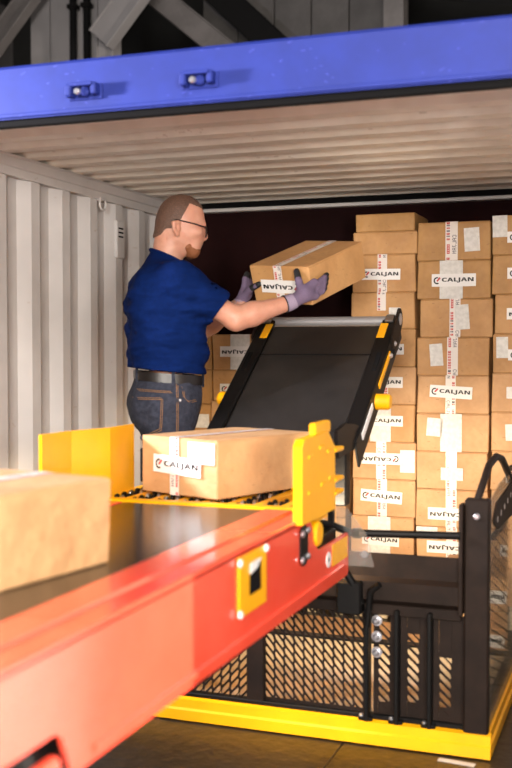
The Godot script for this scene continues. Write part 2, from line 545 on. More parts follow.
func _ready() -> void:
	rng.seed = 7
	# ------------------------------------------------------------ camera
	var cam := Camera3D.new()
	cam.name = "camera"
	cam.position = Vector3(0, 1.45, 0)
	cam.rotation = Vector3(deg_to_rad(-2.04), deg_to_rad(20.03), 0)
	cam.fov = rad_to_deg(2.0 * atan(384.0 / 1067.0))
	var at := CameraAttributesPhysical.new()
	at.frustum_focal_length = 50.0
	at.frustum_focus_distance = 5.2
	at.exposure_aperture = 2.0
	cam.attributes = at
	cam.fov = rad_to_deg(2.0 * atan(384.0 / 1067.0))
	add_child(cam)
	cam.current = true
	# ------------------------------------------------------------ air
	var we := WorldEnvironment.new()
	we.name = "environment"
	var env := Environment.new()
	env.background_mode = Environment.BG_COLOR
	env.background_color = Color(0.02, 0.02, 0.022)
	env.tonemap_mode = Environment.TONE_MAPPER_LINEAR
	env.tonemap_exposure = 0.87
	env.sdfgi_enabled = true
	env.ssao_enabled = true
	env.ssil_enabled = true
	we.environment = env
	add_child(we)
	make_materials()
	# ------------------------------------------------------------ unseen lamps, all out of view, placed to light container and hall
	lamp("unseen_work_light", "unseen wide soft lamp on a tripod, out of view, lighting the open container", Vector3(0.5, 2.2, 4.4), Vector3(-1.4, 1.3, -4.8), Vector2(1.3, 1.3), 76.0, Color(1.0, 0.965, 0.925), 6.0, true)  # behind the camera, out of view; frontal light for the container inside
	lamp("unseen_work_light", "unseen wide soft lamp on a tripod, out of view, lighting the red boom", Vector3(1.35, 1.9, 0.6), Vector3(-2.0, 1.5, -4.2), Vector2(0.8, 0.8), 25.0, Color(1.0, 0.965, 0.925), 6.0, true)  # out of view on the right; lights red boom, worker and left wall
	lamp("unseen_dock_light", "unseen lamp on a tripod beside the left door post, lighting the door header", Vector3(-3.9, 2.3, -2.2), Vector3(-1.2, 2.1, -3.6), Vector2(0.22, 0.22), 32.0, Color(0.97, 0.96, 1.0), 6.0, true)  # out of view; lights the header and throws the keeper shadows sideways
	lamp("unseen_side_light", "unseen lamp on a tripod behind the container corner, lighting the near boom", Vector3(3.0, 1.6, -6.3), Vector3(-1.2, 0.9, -1.9), Vector2(0.05, 0.6), 150.0, Color(1.0, 0.95, 0.9), 6.0, true)  # out of view; lights the near part of the red side plate
	lamp("unseen_high_bay_light", "unseen square high bay light above the dock, lighting the lower cartons", Vector3(-0.6, 4.9, 0.9), Vector3(-1.1, 0.6, -4.6), Vector2(1.3, 1.3), 22.0, Color(1.0, 0.965, 0.925), 5.0, false)  # out of view overhead; lights the floor and lower cartons
	lamp("unseen_high_bay_light", "unseen square high bay light over the aisle, lighting the hall", Vector3(3.6, 5.6, 1.2), Vector3(3.6, 0.0, 1.201), Vector2(0.8, 0.8), 15.0, Color(1.0, 0.97, 0.94), 5.0, false)  # out of view; general light for the hall
	build_setting()
	build_conveyor()
	build_tilt()
	build_platform()
	build_boxes()
	build_person()
	build_hall_things()

# ---------------------------------------------------------------- the container and the hall
func wave(x0: float, x1: float, pitch: float, flat: float, slope: float, depth: float, phase: float) -> PackedVector2Array:
	var p := PackedVector2Array()
	var x := x0 - phase
	while x < x1:
		for q in [[x, 0.0], [x + flat, 0.0], [x + flat + slope, depth], [x + pitch - slope, depth]]:
			if q[0] > x0 and q[0] < x1: p.append(Vector2(q[0], q[1]))
		x += pitch
	return p

func build_setting() -> void:
	# floor of the container: sheets of plywood
	var fl := structure("floor", "dark scuffed plywood floor of the container", "floor")
	bx("floor_beam", Vector3(CW0 - 0.1, -0.10, CZ0 + 0.05), Vector3(CW1 + 0.1, -0.022, CZ1 - 0.1), M.black, fl)
	var xs := [CW0 - 0.02, -1.88, -1.02, CW1 + 0.02]
	for i in 3:
		for k in 2:
			var za := CZ0 + 0.04 if k == 0 else -4.6
			var zb := -4.6 if k == 0 else CZ1 - 0.02
			bx("plywood_sheet", Vector3(xs[i] + 0.002, -0.022, za - 0.002), Vector3(xs[i + 1] - 0.002, 0.0, zb + 0.002), M.floor, fl, 0.002)
	# left and right walls: vertical trapezoid corrugation
	for side in 2:
		var wl := structure("wall_left" if side == 0 else "wall_right", "pale grey corrugated steel wall of the container" if side == 0 else "pale corrugated container wall beside the stacked cartons", "wall")
		var pr := wave(CZ1 - 0.03, CZ0, 0.278, 0.072, 0.068, 0.036, 0.13)
		var poly := PackedVector2Array()
		poly.append(Vector2(CZ1 - 0.03, 0.0))
		poly.append_array(pr)
		poly.append(Vector2(CZ0, 0.0))
		poly.append(Vector2(CZ0, 0.075))
		poly.append(Vector2(CZ1 - 0.03, 0.075))
		var mb := MB.new()
		var ux := Vector3(-1, 0, 0) if side == 0 else Vector3(1, 0, 0)
		mb.extrude(poly, Vector3(CW0 if side == 0 else CW1, -0.02, 0), Vector3(0, 0, 1), ux, Vector3(0, CH + 0.05, 0))
		part("corrugated_sheet", mb.mesh(), M.wall, wl)
		if side == 0:
			# lashing ring and vent
			mb = MB.new()
			var ring: Array = []
			for k in 15:
				var an := PI * 0.2 - TAU * 0.72 * k / 14.0
				ring.append(Vector3(CW0 + 0.018, 2.185 + sin(an) * 0.032, -4.935 + cos(an) * 0.032))
			mb.tube(ring, 0.007, 8)
			mb.box(Vector3(CW0 + 0.008, 2.207, -4.935), Vector3(0.03, 0.016, 0.06), 0.003)
			part("lashing_ring", mb.mesh(), M.wall, wl, "painted steel lashing ring under the top rail")
			var vent := bx("vent_cover", Vector3(CW0 - 0.02, 1.92, -5.195), Vector3(CW0 + 0.012, 2.12, -5.105), M.wall, wl, 0.006, "small slotted vent cover")
			for k in 3:
				bx("slot", Vector3(CW0 + 0.0118, 2.03 + k * 0.022, -5.178), Vector3(CW0 + 0.0128, 2.039 + k * 0.022, -5.122), M.rubber, vent, 0.001)
	# closed end
	var wb := structure("wall_back", "dark maroon end wall of the container", "wall")
	bx("end_panel", Vector3(CW0 - 0.06, -0.02, CZ1 - 0.03), Vector3(CW1 + 0.06, CH + 0.02, CZ1 - 0.10), M.dark_wall, wb)
	bx("end_rail", Vector3(CW0, CH - 0.055, CZ1 - 0.03), Vector3(CW1, CH - 0.035, CZ1 + 0.03), M.wall, wb)
	bx("end_header", Vector3(CW0, CH - 0.035, CZ1 - 0.03), Vector3(CW1, CH, CZ1 + 0.01), M.rubber, wb)
	# ceiling: cross corrugation
	var ce := structure("ceiling", "corrugated beige steel ceiling of the container", "ceiling")
	var prc := wave(CZ1, CZ0 - 0.06, 0.209, 0.075, 0.03, 0.024, 0.05)
	var pc := PackedVector2Array()
	pc.append(Vector2(CZ1 - 0.1, 0.0))
	pc.append_array(prc)
	pc.append(Vector2(CZ0 - 0.06, 0.0))
	pc.append(Vector2(CZ0 - 0.06, 0.06))
	pc.append(Vector2(CZ1 - 0.1, 0.06))
	var cm := MB.new()
	cm.extrude(pc, Vector3(CW0 - 0.075, CH, 0), Vector3(0, 0, 1), Vector3(0, 1, 0), Vector3(CW1 - CW0 + 0.15, 0, 0))
	part("corrugated_sheet", cm.mesh(), M.ceil, ce)
	# top rails
	for side in 2:
		var sx := 1.0 if side == 0 else -1.0
		var x0 := CW0 if side == 0 else CW1
		var tr := structure("trim_%d" % (side + 1), "pale steel top rail between wall and ceiling" if side == 0 else "pale steel top rail above the right wall", "rail")
		var mb := MB.new()
		mb.extrude(PackedVector2Array([Vector2(-0.02, 0.0), Vector2(-0.02, -0.085), Vector2(0.014, -0.085), Vector2(0.02, -0.05), Vector2(0.028, -0.045), Vector2(0.036, -0.008), Vector2(0.05, 0.0)]), Vector3(x0, CH, CZ0 - 0.001), Vector3(sx, 0, 0), Vector3(0, 1, 0), Vector3(0, 0, CZ1 - CZ0 + 0.002))
		part("rail", mb.mesh(), M.wall, tr)
	# blue door frame: header and posts
	var hd := structure("trim_3", "blue painted steel door header of the container", "beam")
	var hm := MB.new()
	hm.extrude(PackedVector2Array([Vector2(0, 2.235), Vector2(0.012, 2.228), Vector2(0.012, 2.40), Vector2(0.0, 2.412), Vector2(-0.1, 2.412), Vector2(-0.1, 2.24), Vector2(-0.04, 2.21), Vector2(-0.035, 2.235)]), Vector3(CW0 - 0.12, 0, -3.2), Vector3(0, 0, 1), Vector3(0, 1, 0), Vector3(CW1 - CW0 + 0.24, 0, 0))
	part("header_tube", hm.mesh(), M.blue, hd)
	bx("header_lip", Vector3(CW0 - 0.1, 2.232, -3.19), Vector3(CW1 + 0.1, 2.246, -3.178), M.blue, hd, 0.004)
	bx("gasket", Vector3(CW0 - 0.02, 2.206, -3.235), Vector3(CW1 + 0.02, 2.2335, -3.205), M.rubber, hd, 0.004, "black rubber door gasket")
	for k in 2:
		var c := Vector3(-1.765, 2.297, -3.188) if k == 0 else Vector3(-1.35, 2.30, -3.188)
		var kp := MB.new()
		kp.box(c + Vector3(0, 0, 0.004), Vector3(0.125, 0.05, 0.01), 0.003)
		kp.box(c + Vector3(-0.045, 0, 0.026), Vector3(0.022, 0.042, 0.05), 0.005)
		kp.box(c + Vector3(0.045, 0.004, 0.022), Vector3(0.02, 0.04, 0.042), 0.005)
		kp.box(c + Vector3(0.0, 0.018, 0.03), Vector3(0.09, 0.012, 0.04), 0.004)
		kp.lathe(c + Vector3(0.005, -0.002, 0.008), Vector3(0, 0, 1), [[0.0, 0.018], [0.02, 0.018], [0.026, 0.012], [0.026, 0.0]], 12)
		part("locking_cam_keeper", kp.mesh(), M.blue, hd, "worn steel keeper for the door lock")
		var pin := MB.new()
		pin.lathe(c + Vector3(-0.012, -0.004, 0.034), Vector3(0, 0, 1), [[0.0, 0.011], [0.012, 0.011], [0.016, 0.007], [0.016, 0.0]], 12)
		part("pin", pin.mesh(), M.bolt, hd, "bare steel pin")
	for side in 2:
		var x := CW0 - 0.12 if side == 0 else CW1
		var ps := structure("trim_%d" % (side + 4), "blue corner post on the left of the doors" if side == 0 else "blue corner post on the right of the doors", "post")
		bx("post_tube", Vector3(x, -0.1, -3.19), Vector3(x + 0.12, 2.23, -3.32), M.blue, ps, 0.01)
	# the hall around
	var hf := structure("floor_hall", "grey concrete hall floor", "floor")
	bx("concrete_slab", Vector3(-9, -0.3, 5), Vector3(7, -0.1, -14), M.concrete, hf)
	bx("dock_slab", Vector3(-9, -0.1, 5), Vector3(7, -0.001, CZ0 + 0.052), M.concrete, hf)
	var hc := structure("ceiling_hall", "dark sheet roof of the hall", "ceiling")
	bx("roof_sheet", Vector3(-9, HALL_H, 5), Vector3(7, HALL_H + 0.2, -14), M.hall_dark, hc)
	var defs := [["wall_hall_left", Vector3(-9.2, -0.3, 5), Vector3(-9, HALL_H, -14), "hall_wall"], ["wall_hall_right", Vector3(7, -0.3, 5), Vector3(7.2, HALL_H, -14), "hall_wall"], ["wall_hall_front", Vector3(-9, -0.3, 5), Vector3(7, HALL_H, 5.2), "hall_wall"], ["wall_hall_rear", Vector3(-9, -0.3, -14.2), Vector3(7, HALL_H, -14), "hall_dark"]]
	for d in defs:
		var w := structure(d[0], "plain sheet wall of the hall", "wall")
		bx("wall_sheet", d[1], d[2], M[d[3]], w)

# ---------------------------------------------------------------- steelwork seen above the container
func steel(called: String, label: String, cat: String, path: Array, sz: Vector2, m: Material) -> void:
	var o := thing(called, label, cat)
	var a: Vector3 = path[0]
	var b: Vector3 = path[1]
	var bs := Basis.looking_at(b - a, Vector3(0.02, 0.1, 1))
	var l := a.distance_to(b)
	var mb := MB.new()
	mb.box((a + b) * 0.5, Vector3(sz.x, sz.y, l), 0.006, bs)
	part("web", mb.mesh(), m, o)
	for s in [-1.0, 1.0]:
		mb = MB.new()
		mb.box((a + b) * 0.5 + bs.x * s * sz.x * 0.5, Vector3(0.012, sz.y * 1.5, l), 0.003, bs)
		part("flange", mb.mesh(), m, o)

func build_hall_things() -> void:
	var hw := structure("wall_hall_divider", "grey panelled divider wall behind the container", "wall")
	for i in 4:
		bx("wall_panel", Vector3(-5.62 + i * 0.22, 0, -9.05), Vector3(-5.41 + i * 0.22, HALL_H, -9.12), M.hall_wall, hw, 0.006)
	for i in range(2, 7):
		bx("wall_panel", Vector3(-4.72 + i * 0.36, 0, -9.5), Vector3(-4.37 + i * 0.36, HALL_H, -9.57), M.hall_panel, hw, 0.006)
	bx("door_jamb", Vector3(-2.2, 0, -9.3), Vector3(-2.02, HALL_H, -9.5), M.hall_steel, hw)
	steel("steel_column", "grey steel column behind the container beside two black pipes", "column", [Vector3(-4.72, 0, -8.95), Vector3(-4.72, HALL_H, -8.95)], Vector2(0.16, 0.12), M.hall_wall)
	steel("diagonal_brace", "pale diagonal brace rising across the panelled wall", "brace", [Vector3(-6.35, 3.75, -8.76), Vector3(-5.0, 5.2, -8.76)], Vector2(0.17, 0.08), M.hall_steel)
	steel("diagonal_brace", "diagonal brace joined to the steel column", "brace", [Vector3(-4.72, 4.25, -8.80), Vector3(-4.0, 5.05, -8.80)], Vector2(0.24, 0.09), M.hall_wall)
	steel("diagonal_brace", "long diagonal brace falling away from the steel column", "brace", [Vector3(-4.6, 4.95, -9.2), Vector3(-3.0, 3.6, -9.2)], Vector2(0.20, 0.08), M.hall_steel)
	steel("diagonal_brace", "dark diagonal brace beyond the long pale one", "brace", [Vector3(-4.0, 4.95, -9.3), Vector3(-2.6, 3.6, -9.3)], Vector2(0.24, 0.05), M.rubber)
	steel("roof_truss", "dark roof truss crossing the far hall", "truss", [Vector3(-3.2, 5.2, -10.5), Vector3(0.6, 4.5, -10.5)], Vector2(0.22, 0.12), M.hall_dark)
	steel("roof_truss", "second dark roof truss further back", "truss", [Vector3(-2.6, 4.75, -12), Vector3(1.4, 5.2, -12)], Vector2(0.16, 0.1), M.hall_steel)
	for i in 2:
		var o := thing("pipe", ["black vertical pipe further from the steel column", "black vertical pipe closer to the steel column"][i], "pipe", Vector3(-5.1 + i * 0.145, 0, -8.96), "pipes beside the steel column")
		tubepart("pipe_run", [Vector3(0, 0, 0), Vector3(0, HALL_H - 0.01, 0)], 0.034, M.rubber, o)
		for k in 2: bx("clamp", Vector3(-0.045, 4.62 - k * 1.5, -0.05), Vector3(0.045, 4.66 - k * 1.5, 0.045), M.black, o)

# ---------------------------------------------------------------- the telescopic conveyor
func build_conveyor() -> void:
	var o := thing("telescopic_conveyor", "red telescopic belt conveyor with yellow guards reaching into the container", "conveyor")
	var Z := Vector3(0, 0, 1)
	var Y := Vector3(0, 1, 0)
	# right side plate: outline in (z, y)
	var pl := PackedVector2Array([Vector2(1.2, 0.905), Vector2(-3.215, 0.905), Vector2(-3.3, 0.79), Vector2(-3.335, 0.785), Vector2(-3.665, 0.785), Vector2(-3.68, 0.77), Vector2(-3.68, 0.645), Vector2(-3.66, 0.632), Vector2(-2.3, 0.648), Vector2(-1.745, 0.652), Vector2(-1.715, 0.665), Vector2(-1.685, 0.735), Vector2(-1.66, 0.75), Vector2(1.2, 0.75)])
	var mb := MB.new()
	mb.extrude(pl, Vector3(-1.0, 0, 0), Z, Y, Vector3(0.01, 0, 0))
	var sp := part("side_plate", mb.mesh(), M.red, o, "glossy red side plate")
	# lower lip of the plate and the next boom section below it
	bx("lower_rib", Vector3(-0.99, 0.668, -3.6), Vector3(-0.982, 0.684, -1.8), M.red, o, 0.003)
	bx("lower_boom", Vector3(-1.0, 0.42, 1.2), Vector3(-0.975, 0.715, -1.655), M.red, o, 0.02, "red lower boom section")
	bx("inner_boom", Vector3(-1.80, 0.66, 1.2), Vector3(-1.03, 0.86, -3.2), M.black, o)
	# folded top flange
	mb = MB.new()
	mb.extrude(PackedVector2Array([Vector2(-0.99, 0.90), Vector2(-0.99, 0.913), Vector2(-0.995, 0.917), Vector2(-1.045, 0.917), Vector2(-1.05, 0.912), Vector2(-1.062, 0.912), Vector2(-1.068, 0.92), Vector2(-1.155, 0.92), Vector2(-1.155, 0.90)]), Vector3(0, 0, 1.2), Vector3(1, 0, 0), Y, Vector3(0, 0, -4.46))
	part("top_flange", mb.mesh(), M.red, o)
	mb = MB.new()
	mb.extrude(PackedVector2Array([Vector2(-1.84, 0.63), Vector2(-1.84, 0.917), Vector2(-1.68, 0.917), Vector2(-1.68, 0.90), Vector2(-1.825, 0.90), Vector2(-1.825, 0.63)]), Vector3(0, 0, 1.2), Vector3(1, 0, 0), Y, Vector3(0, 0, -4.46))
	part("left_side_plate", mb.mesh(), M.red, o)
	# belt with a round nose
	var bp := PackedVector2Array([Vector2(1.2, 0.914)])
	for k in 7:
		var an := PI * 0.5 + PI * k / 6.0
		bp.append(Vector2(-3.27 + cos(an) * 0.03, 0.884 + sin(an) * 0.03))
	bp.append(Vector2(1.2, 0.854))
	mb = MB.new()
	mb.extrude(bp, Vector3(-1.68, 0, 0), Z, Y, Vector3(0.52, 0, 0))
	part("belt", mb.mesh(), M.belt, o, "dark smooth conveyor belt")
	# yellow transfer table with skate wheels
	var tb := MB.new()
	tb.span(Vector3(-1.84, 0.86, -3.305), Vector3(-1.02, 0.917, -3.36), 0.005)
	tb.span(Vector3(-1.84, 0.86, -3.84), Vector3(-1.16, 0.912, -3.9), 0.005)
	for k in 9:
		var x := -1.82 + k * 0.0975
		tb.span(Vector3(x - 0.018, 0.87, -3.33), Vector3(x + 0.018, 0.909, -3.87 if k < 7 else -3.52), 0.003)
	tb.span(Vector3(-1.84, 0.84, -3.33), Vector3(-1.16, 0.872, -3.88), 0.003)
	tb.span(Vector3(-1.17, 0.862, -3.33), Vector3(-1.02, 0.872, -3.52), 0.003)
	var table := part("transfer_table", tb.mesh(), M.yellow, o, "yellow transfer table frame")
	var wm := MB.new()
	wm.lathe(Vector3(-0.006, 0, 0), Vector3(1, 0, 0), [[0, 0], [0, 0.014], [0.003, 0.016], [0.009, 0.016], [0.012, 0.014], [0.012, 0]], 12)
	var wheel := wm.mesh()
	for k in 8:
		for j in 9:
			for s in 2:
				if k > 5 and j > 2: continue
				var w := part("skate_wheel", wheel, M.steel if (k + j) % 3 == 0 else M.black, table)
				w.position = Vector3(-1.82 + (k + 0.32 + s * 0.36) * 0.0975, 0.9005, -3.385 - j * 0.055 - s * 0.025)
	# left guard: one folded yellow sheet
	mb = MB.new()
	var gl := [Vector2(-1.85, -3.03), Vector2(-1.85, -3.22), Vector2(-1.805, -3.42), Vector2(-1.82, -3.64)]
	var gt := [1.160, 1.158, 1.156, 1.154]
	for i in 3:
		var a: Vector2 = gl[i]
		var b: Vector2 = gl[i + 1]
		var nrm := Vector3(-(b.y - a.y), 0, b.x - a.x).normalized()
		var a0 := Vector3(a.x, 0.90, a.y)
		var b0 := Vector3(b.x, 0.90, b.y)
		var a1 := Vector3(a.x, gt[i], a.y)
		var b1 := Vector3(b.x, gt[i + 1], b.y)
		var t := Vector3(-0.012, 0, 0)
		mb.quad(a0, b0, b1, a1, nrm)
		mb.quad(a0 + t, b0 + t, b1 + t, a1 + t, -nrm)
		mb.quad(a1, b1, b1 + t, a1 + t, Vector3.UP)
		if i == 0: mb.quad(a0, a1, a1 + t, a0 + t, Z)
		if i == 2: mb.quad(b0, b1, b1 + t, b0 + t, -Z)
	part("side_guard", mb.mesh(), M.yellow, o, "folded yellow sheet guard")
	mb = MB.new()
	mb.tube([Vector3(-1.80, 1.10, -3.665), Vector3(-1.79, 1.09, -3.72), Vector3(-1.79, 1.05, -3.74)], 0.009, 8)
	mb.span(Vector3(-1.81, 0.93, -3.668), Vector3(-1.785, 1.06, -3.71), 0.004)
	part("guard_bracket", mb.mesh(), M.black, o)
	for k in 2:
		mb = MB.new()
		mb.lathe(Vector3(-1.784, 0.97 + k * 0.05, -3.69), Vector3(1, 0, 0), [[0, 0.009], [0.006, 0.009], [0.008, 0.0]], 8)
		part("bolt", mb.mesh(), M.bolt, o)
	# right guard: thick plastic block with ribs
	mb = MB.new()
	mb.extrude(PackedVector2Array([Vector2(-3.07, 0.905), Vector2(-3.07, 1.145), Vector2(-3.09, 1.165), Vector2(-3.35, 1.172), Vector2(-3.43, 1.115), Vector2(-3.44, 0.905)]), Vector3(-1.0, 0, 0), Z, Y, Vector3(0.03, 0, 0))
	var gr := part("side_guard", mb.mesh(), M.yellow, o, "thick yellow guard block with ribs")
	bx("tab", Vector3(-1.0, 1.165, -3.23), Vector3(-0.976, 1.205, -3.40), M.yellow, gr, 0.008)
	for q in [[-3.13, 1.10], [-3.25, 1.12], [-3.34, 1.10], [-3.13, 0.99], [-3.27, 1.0], [-3.36, 1.01]]:
		bx("rib", Vector3(-0.972, q[1], q[0]), Vector3(-0.966, q[1] + 0.012, q[0] - 0.055), M.yellow, gr, 0.004)
	for q in [[1.10], [1.0], [0.955]]:
		bx("ledge", Vector3(-1.0, q[0] - 0.006, -3.43), Vector3(-0.965, q[0] + 0.008, -3.53), M.yellow, gr, 0.005)
	# flap from the guard foot to the end of the plate
	mb = MB.new()
	mb.extrude(PackedVector2Array([Vector2(-3.2, 0.895), Vector2(-3.2, 0.91), Vector2(-3.46, 0.905), Vector2(-3.46, 0.89)]), Vector3(-1.12, 0, 0), Z, Y, Vector3(0.12, 0, 0))
	part("end_shelf", mb.mesh(), M.black, o)
	bx("end_box", Vector3(-1.45, 0.60, -3.28), Vector3(-1.03, 0.80, -3.66), M.black, o)
	# yellow end cap of the nose roller
	mb = MB.new()
	mb.lathe(Vector3(-1.03, 0.842, -3.30), Vector3(1, 0, 0), [[0, 0.042], [0.04, 0.042], [0.048, 0.036], [0.048, 0.0]], 24)
	part("roller_cap", mb.mesh(), M.yellow, o, "round yellow roller end cap")
	# black oblong plate with four bolts
	mb = MB.new()
	var ob := PackedVector2Array()
	for k in 16:
		var an := TAU * k / 16.0
		ob.append(Vector2(-3.14 + cos(an) * 0.038, 0.832 + sin(an) * 0.03 + (0.034 if sin(an) > 0 else -0.034)))
	mb.extrude(ob, Vector3(-0.99, 0, 0), Z, Y, Vector3(0.006, 0, 0))
	var bpz := part("bearing_plate", mb.mesh(), M.black, o, "black oblong bearing plate")
	mb = MB.new()
	mb.lathe(Vector3.ZERO, Vector3(1, 0, 0), [[0, 0.011], [0.006, 0.011], [0.009, 0.006], [0.009, 0.0]], 10)
	var bolt := mb.mesh()
	for q in [[-3.112, 0.872], [-3.168, 0.876], [-3.112, 0.79], [-3.168, 0.794]]:
		part("bolt", bolt, M.bolt, bpz).position = Vector3(-0.984, q[1], q[0])
	# yellow sensor plate with a black window and four white screws
	mb = MB.new()
	var win := bx("sensor_plate", Vector3(-0.99, 0.738, -2.575), Vector3(-0.984, 0.898, -2.785), M.yellow, o, 0.004, "yellow sensor plate")
	bx("window", Vector3(-0.984, 0.785, -2.648), Vector3(-0.982, 0.868, -2.735), M.rubber, win, 0.001)
	mb = MB.new()
	mb.extrude(PackedVector2Array([Vector2(-2.648, 0.842), Vector2(-2.648, 0.872), Vector2(-2.735, 0.872), Vector2(-2.70, 0.85)]), Vector3(-0.982, 0, 0), Z, Y, Vector3(0.002, 0, 0))
	part("reflector", mb.mesh(), M.label, win)
	for q in [[-2.572, 0.885], [-2.572, 0.75], [-2.775, 0.89]]:
		part("screw_cap", bolt, M.label, win).position = Vector3(-0.984, q[1], q[0])
	# stickers at the tip
	bx("yellow_sticker", Vector3(-0.99, 0.70, -3.47), Vector3(-0.989, 0.775, -3.665), M.yellow, o, 0.0003)
	mb = MB.new()
	mb.lathe(Vector3(-0.99, 0.733, -3.425), Vector3(1, 0, 0), [[0, 0.026], [0.002, 0.026], [0.002, 0]], 20)
	part("round_sticker", mb.mesh(), M.label, o, "round white sticker")
	mb = MB.new()
	mb.extrude(PackedVector2Array([Vector2(0.0, 0.012), Vector2(0.004, 0.004), Vector2(0.012, 0.0), Vector2(0.004, -0.004), Vector2(0.0, -0.012), Vector2(-0.004, -0.004), Vector2(-0.012, 0), Vector2(-0.004, 0.004)]), Vector3(-0.988, 0.733, -3.425), Z, Y, Vector3(0.0006, 0, 0))
	part("sticker_star", mb.mesh(), M.hall_steel, o)
	# unseen loading light hidden in the boom end, placed to light the cartons
	var hl := bx("unseen_loading_light", Vector3(-1.56, 0.745, -3.685), Vector3(-1.06, 0.815, -3.66), M.black, o, 0.004, "unseen loading light housing hidden in the boom end")
	var gm := mat(Color.WHITE, 0.5)
	gm.emission_enabled = true
	gm.emission = Color(1.0, 0.91, 0.78)
	gm.emission_energy_multiplier = 3.0
	bx("lamp_lens", Vector3(-1.54, 0.75, -3.689), Vector3(-1.08, 0.81, -3.685), gm, hl, 0.001)
	var al := AreaLight3D.new()
	al.name = "unseen_loading_light_source"
	al.area_size = Vector2(0.46, 0.06)
	al.light_energy = 5.5
	al.light_color = Color(1.0, 0.91, 0.78)
	al.area_range = 30.0
	al.shadow_enabled = true
	hl.add_child(al, true)
	al.position = Vector3(-1.31, 0.78, -3.692)
	# frame that carries the boom
	for z in [-0.2, 0.7]:
		bx("support_leg", Vector3(-1.72, 0.0, z - 0.08), Vector3(-1.1, 0.67, z + 0.08), M.red, o, 0.01)

# ---------------------------------------------------------------- the tilted belt at the boom's end
func build_tilt() -> void:
	var o := thing("tilting_belt_unit", "black tilted belt unit with yellow accents rising towards the stacked cartons", "conveyor")
	var a := Vector3(0, 1.085, -3.93)
	var b := Vector3(0, 1.555, -4.62)
	var d := (b - a).normalized()
	var up := Vector3(1, 0, 0).cross(d).normalized()
	if up.y < 0: up = -up
	var bs := Basis(Vector3(1, 0, 0), up, -d)     # x right, y off the belt, -z up the slope
	var L := a.distance_to(b)
	var x0 := -1.655
	var x1 := -1.025
	var P := func(x: float, s: float, h: float) -> Vector3: return Vector3(x, a.y, a.z) + d * s + up * h
	var mb := MB.new()
	mb.box(P.call(-1.34, L * 0.5 - 0.02, -0.02), Vector3(0.505, 0.036, L + 0.0), 0.012, bs)
	part("belt", mb.mesh(), M.belt2, o, "matt black rubber belt")
	mb = MB.new()
	mb.box(P.call(-1.34, L * 0.70, -0.001), Vector3(0.50, 0.004, 0.004), 0.001, bs)
	part("belt_seam", mb.mesh(), M.rubber, o)
	mb = MB.new()
	mb.box(P.call(-1.34, L * 0.5 - 0.04, -0.07), Vector3(0.5, 0.06, L - 0.14), 0.01, bs)
	part("belt_pan", mb.mesh(), M.black, o)
	for side in 2:
		var s := -1.0 if side == 0 else 1.0
		var xe := x0 if side == 0 else x1
		var r := MB.new()
		r.box(P.call(xe - s * 0.032, L * 0.5 + 0.0, 0.0), Vector3(0.066, 0.022, L + 0.02), 0.006, bs)
		r.box(P.call(xe - s * 0.004, L * 0.5 + 0.01, -0.055), Vector3(0.010, 0.11, L + 0.06), 0.003, bs)
		var rail := part("side_rail", r.mesh(), M.black, o)
		r = MB.new()
		r.box(P.call(xe - s * 0.048, L * 0.90, 0.012), Vector3(0.034, 0.004, 0.11), 0.002, bs)
		part("yellow_insert", r.mesh(), M.yellow, rail, "yellow insert plate")
		r = MB.new()
		r.box(P.call(xe - s * 0.026, L * 0.62, 0.0115), Vector3(0.02, 0.003, 0.13), 0.001, bs)
		part("hand_slot", r.mesh(), M.rubber, rail)
		# top end plate with roller bearing
		r = MB.new()
		var ep := PackedVector2Array()
		for k in 9:
			var an := -PI * 0.5 + PI * k / 8.0
			ep.append(Vector2(L + 0.03 + cos(an) * 0.05, -0.005 + sin(an) * 0.05))
		ep.append(Vector2(L - 0.14, 0.02)); ep.append(Vector2(L - 0.16, -0.08))
		r.extrude(ep, Vector3(xe - 0.004 + s * 0.004, a.y, a.z), d, up, Vector3(0.008, 0, 0))
		var e := part("end_plate", r.mesh(), M.brown_black, o)
		r = MB.new()
		r.lathe(P.call(xe + s * 0.006, L + 0.03, -0.005), Vector3(s, 0, 0), [[0, 0.026], [0.004, 0.026], [0.006, 0.02], [0.006, 0]], 16)
		part("bearing_cap", r.mesh(), M.bolt, e)
		r = MB.new()
		r.box(P.call(xe - s * 0.03, L + 0.005, 0.016), Vector3(0.04, 0.012, 0.055), 0.004, bs)
		part("bearing_block", r.mesh(), M.steel, e)
		# yellow strip and foam bumper on the outside
		r = MB.new()
		r.box(P.call(xe + s * 0.003, L * 0.62, -0.03), Vector3(0.006, 0.026, 0.24), 0.002, bs)
		part("yellow_strip", r.mesh(), M.yellow, rail)
		r = MB.new()
		r.lathe(P.call(xe, L * 0.40, -0.06), Vector3(s, 0, 0), [[0, 0.033], [0.05, 0.033], [0.06, 0.026], [0.06, 0]], 18)
		part("knob", r.mesh(), M.yellow, o, "round yellow knob")
		r = MB.new()
		r.box(P.call(xe + s * 0.003, L * 0.2, -0.03), Vector3(0.004, 0.03, 0.2), 0.001, bs)
		part("printed_strip", r.mesh(), M.label, rail)
		for k in 3:
			r = MB.new()
			r.lathe(P.call(xe + s * 0.002, L * 0.86 - k * 0.045, -0.035 - 0.012 * (k % 2)), Vector3(s, 0, 0), [[0, 0.012], [0.008, 0.012], [0.014, 0.006], [0.014, 0]], 10)
			part("bolt", r.mesh(), M.bolt if k != 1 else M.black, rail)
	# foot plate on the right, bent at the lower end
	mb = MB.new()
	mb.extrude(PackedVector2Array([Vector2(-3.68, 1.145), Vector2(-3.80, 1.165), Vector2(-3.92, 1.155), Vector2(-4.16, 1.11), Vector2(-4.10, 1.07), Vector2(-3.97, 1.062), Vector2(-3.70, 1.045)]), Vector3(-1.045, 0, 0), Vector3(0, 0, 1), Vector3(0, 1, 0), Vector3(0.014, 0, 0))
	part("foot_plate", mb.mesh(), M.black, o)
	# top roller
	mb = MB.new()
